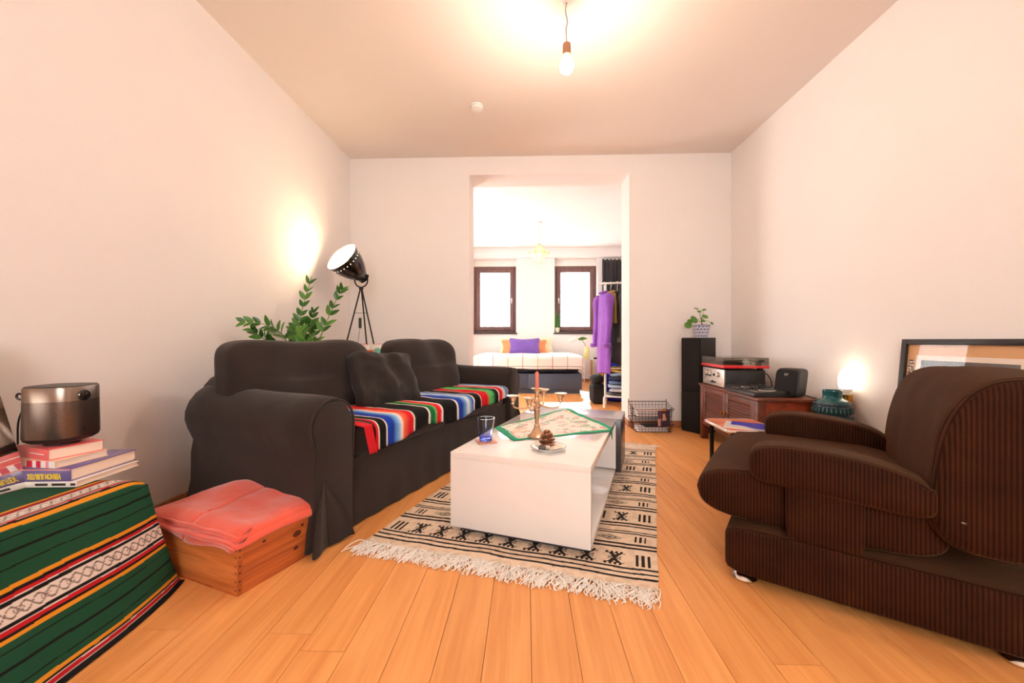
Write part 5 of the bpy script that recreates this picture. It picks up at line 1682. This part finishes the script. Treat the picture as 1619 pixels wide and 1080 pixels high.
# curtain
cq = PD(953, 411, 8.45); 
ct_ = empty('dark_curtain', (cq.x, YF-.09, .04), 0, 'charcoal curtain hanging in the bedroom corner behind the clothes', 'curtain')
czt = PD(953, 411, 8.6).z-.04
cm2 = MB()
cm2.grid(lambda u, v: (u*.50, -.035*math.sin(u*2*PI*6)*(1-.3*v)-.03, czt*v), 96, 20)
cm2.build('cloth', mat('charcoal_cloth', rgb(42, 40, 46), .9, var=.08, sheen=.2), ct_, solid=.004, angle=85)
rodz = czt-.01
MB().tube([(-.04, -.03, rodz), (.52, -.03, rodz)], .010, 10).build('rod', M_white_metal, ct_)

# clothes rack
r0 = PZ(957, 641)
RZt = PD(960, 449, 5.66).z
rk = empty('clothes_rack', (r0.x, r0.y, 0), R(-14), 'white tubular clothes rack at the right of the bedroom', 'clothes rack')
RLn = 1.05; rt = .016
for x in (.0, RLn):
    MB().tube([(x, .0, .02), (x, .0, RZt)], rt, 12).build('post', M_white_metal, rk)
    MB().tube(smoothpath([(x-.0, -.30, .016), (x, -.29, .10), (x, -.27, .135), (x, -.20, .135), (x, -.04, .13), (x, .2, .13), (x, .27, .135), (x, .29, .10), (x, .30, .016)], 4), rt, 10).build('foot', M_white_metal, rk)
MB().tube([(-.09, 0, RZt-.015), (RLn+.05, 0, RZt-.015)], rt*.9, 12).build('rail', M_white_metal, rk)
box('shelf', M_white_metal, rt, RLn-rt, -.22, .22, .142, .156, rk, .004)
KR = TR(r0.x, r0.y, 0) @ RZ(R(-14))

def garment(name, lb, cat, xr, rot, length, shw, c, sleeves=True, thick=.07, seed=0, hanger=True, sl=.62):
    q = KR @ Vector((xr, 0, RZt-.015))
    g = empty(name, (q.x, q.y, q.z-.13), R(-14)+R(rot), lb, cat)
    m = mat('fabric_'+name+str(seed), c, .85, var=.12, scale=8, bump=.12, bscale=200, sheen=.15)
    rings = []
    n = 40
    for i in range(26):
        f = i/25; z = -f*length
        if f < .06: w_ = .05+(shw-.05)*(f/.06)**.6; z = -f*length
        else: w_ = shw*(1+.12*(f-.06))
        ring = []
        for k in range(n):
            a = 2*PI*k/n
            fold = 1+.14*math.sin(a*5+seed+2*f)*min(1, f*2.5)+.06*math.sin(a*9+seed*2)*f
            ring.append((w_*math.cos(a)*(1+.02*math.sin(a*7)), thick*(.6+.6*f)*math.sin(a)*fold+.01*nz3(a, f*4, seed), z-.012*math.sin(a*3+seed)*f))
        rings.append(ring[::-1])
    MB().loft(rings).build('body', m, g, angle=70)
    if sleeves:
        for sg in (-1, 1):
            L_ = length*sl
            pts = smoothpath([(sg*shw*.80, 0, -.045), (sg*(shw+.02), -.01, -.14), (sg*(shw+.035), -.02, -.14-L_*.45), (sg*(shw+.03), -.05, -.06-L_)], 6)
            rr_ = [.045+.022*math.sin(PI*min(1, i/9))*(1 if i < 9 else 1)-.012*max(0, i-9)/9+.004*math.sin(i*2.1+seed) for i in range(len(pts))]
            s_ = MB().tube(pts, rr_, 14).build('sleeve', m, g, angle=75)
            e_ = pts[-1]
            MB().lathe([(.052, -.028), (.058, -.022), (.060, .022), (.053, .03)], 16, TR(e_.x, e_.y, e_.z+.02) @ RX(R(8))).build('cuff', m, s_)
    MB().tube([(.062*math.cos(2*PI*k/14), .05*math.sin(2*PI*k/14)-.008, .006+.012*math.sin(2*PI*k/14)) for k in range(14)], .017, 8, True).build('collar', m, g)
    if hanger:
        h = empty('clothes_hanger', (q.x, q.y, q.z), R(-14)+R(rot), 'hanger of the '+lb.split(' hanging')[0], 'hanger', 'hangers on the clothes rack')
        hk = smoothpath([(0, .0, -.115), (0, 0, -.05), (.012, 0, -.03), (.022, 0, 0), (.012, 0, .019), (0, 0, .0225), (-.012, 0, .019), (-.02, 0, .008)], 5)
        MB().tube(hk, .0028, 6).build('hook', M_chrome, h)
        MB().tube([(-shw*.85, 0, -.185), (0, 0, -.115), (shw*.85, 0, -.185)], .006, 6).build('bar', mat('hanger_blue', rgb(60, 60, 120), .5), h)
    return g
garment('purple_shirt', 'long purple shirt hanging at the front of the rack', 'shirt', -.02, -62, 1.10, .17, rgb(140, 80, 180), seed=1, thick=.052)
garment('gold_top', 'gold sequined top hanging between purple shirt and dark coat', 'top', .075, -62, .42, .15, rgb(176, 136, 66), False, .022, 2)
garment('dark_coat', 'charcoal coat hanging behind the purple shirt', 'coat', .16, -62, .98, .18, rgb(56, 53, 52), seed=3, thick=.045)
garment('navy_dress', 'navy blue dress hanging next to the charcoal coat', 'dress', .27, -62, .98, .17, rgb(36, 34, 92), False, .042, 4)
garment('black_jacket', 'black jacket hanging at the right on the rack', 'jacket', .39, -62, .92, .18, rgb(26, 24, 28), True, .045, 5)

# piles of clothes on the rack shelf
rs = random.Random(31)
piles = [('grey jeans', rgb(96, 92, 92), .05), ('grey white sweater', rgb(196, 196, 200), .06), ('pale blue shirt', rgb(160, 176, 200), .05), ('blue denim jeans', rgb(84, 108, 148), .09), ('dark denim jeans', rgb(52, 60, 84), .06), ('light denim jacket', rgb(140, 164, 196), .06), ('mustard sweater', rgb(206, 176, 96), .055), ('beige linen trousers', rgb(216, 196, 160), .04)]
zf = .1565
for i, (nm, c, h_) in enumerate(piles):
    h_ *= .82
    def df(q, i=i):
        q.z += .012*nz3(q.x*9, q.y*9, i*3.3)+.010*math.sin(q.x*16+i*2+q.y*8)*(1 if q.z > 0 else .3)
        q.x += .02*nz3(q.y*8, q.z*20, i)
        q.y += .02*nz3(q.x*8, q.z*20, i+9)
        return q
    o = MB().soft(.20, .19, h_/2, 3, 14, df).build('folded_clothes', mat('pile_'+nm.replace(' ', '_'), c, .9, var=.2, scale=14, bump=.3, bscale=60), None, angle=75)
    q = KR @ Vector((.245+rs.uniform(-.015, .015), rs.uniform(-.02, .02), zf+h_/2+.002))
    o.location = q; o.rotation_euler = (0, 0, R(-14)+rs.uniform(-.15, .15))
    order = ['at the bottom', 'second from the bottom', 'third from the bottom', 'in the middle', 'just above the middle', 'below the mustard one', 'second from the top', 'at the top']
    tag(o, 'folded '+nm+' '+order[i]+' of the pile under the rack', 'clothes', 'folded clothes on the rack shelf')
    zf += h_*1.0

# blue laundry bag behind the rack post
lbq = KR @ Vector((.12, .40, 0))
lb = empty('blue_bag', (lbq.x, lbq.y, 0), R(-14), 'bright blue shopping bag standing behind the clothes rack', 'bag')
MB().soft(.16, .055, .30, 6, 12, lambda q: Vector((q.x*(1+.15*nz3(q.z*4, 1, 1)), q.y*(1+.5*nz3(q.x*7, q.z*7, 2)), q.z)), TR(0, 0, .30)).build('sack', mat('blue_plastic', rgb(40, 50, 190), .4, bump=.3, bscale=30), lb)
MB().tube(smoothpath([(-.06, 0, .58), (-.05, 0, .70), (.05, 0, .70), (.06, 0, .58)], 6), .010, 6).build('strap', mat('red_strap', rgb(200, 40, 60), .6), lb)

# black roll-top footstool left of the rack
fs = PZ(946, 639)
st = empty('black_footstool', (fs.x, fs.y+.12, 0), R(0), 'black upholstered footstool with a rolled cushion left of the rack', 'footstool')
M_bf = mat('black_felt', rgb(22, 20, 20), .9, var=.08)
MB().soft(.09, .17, .14, 6, 12, None, TR(0, 0, .145)).build('body', M_bf, st)
MB().soft(.095, .18, .062, 2.6, 12, None, TR(0, 0, .345)).build('roll', M_bf, st)
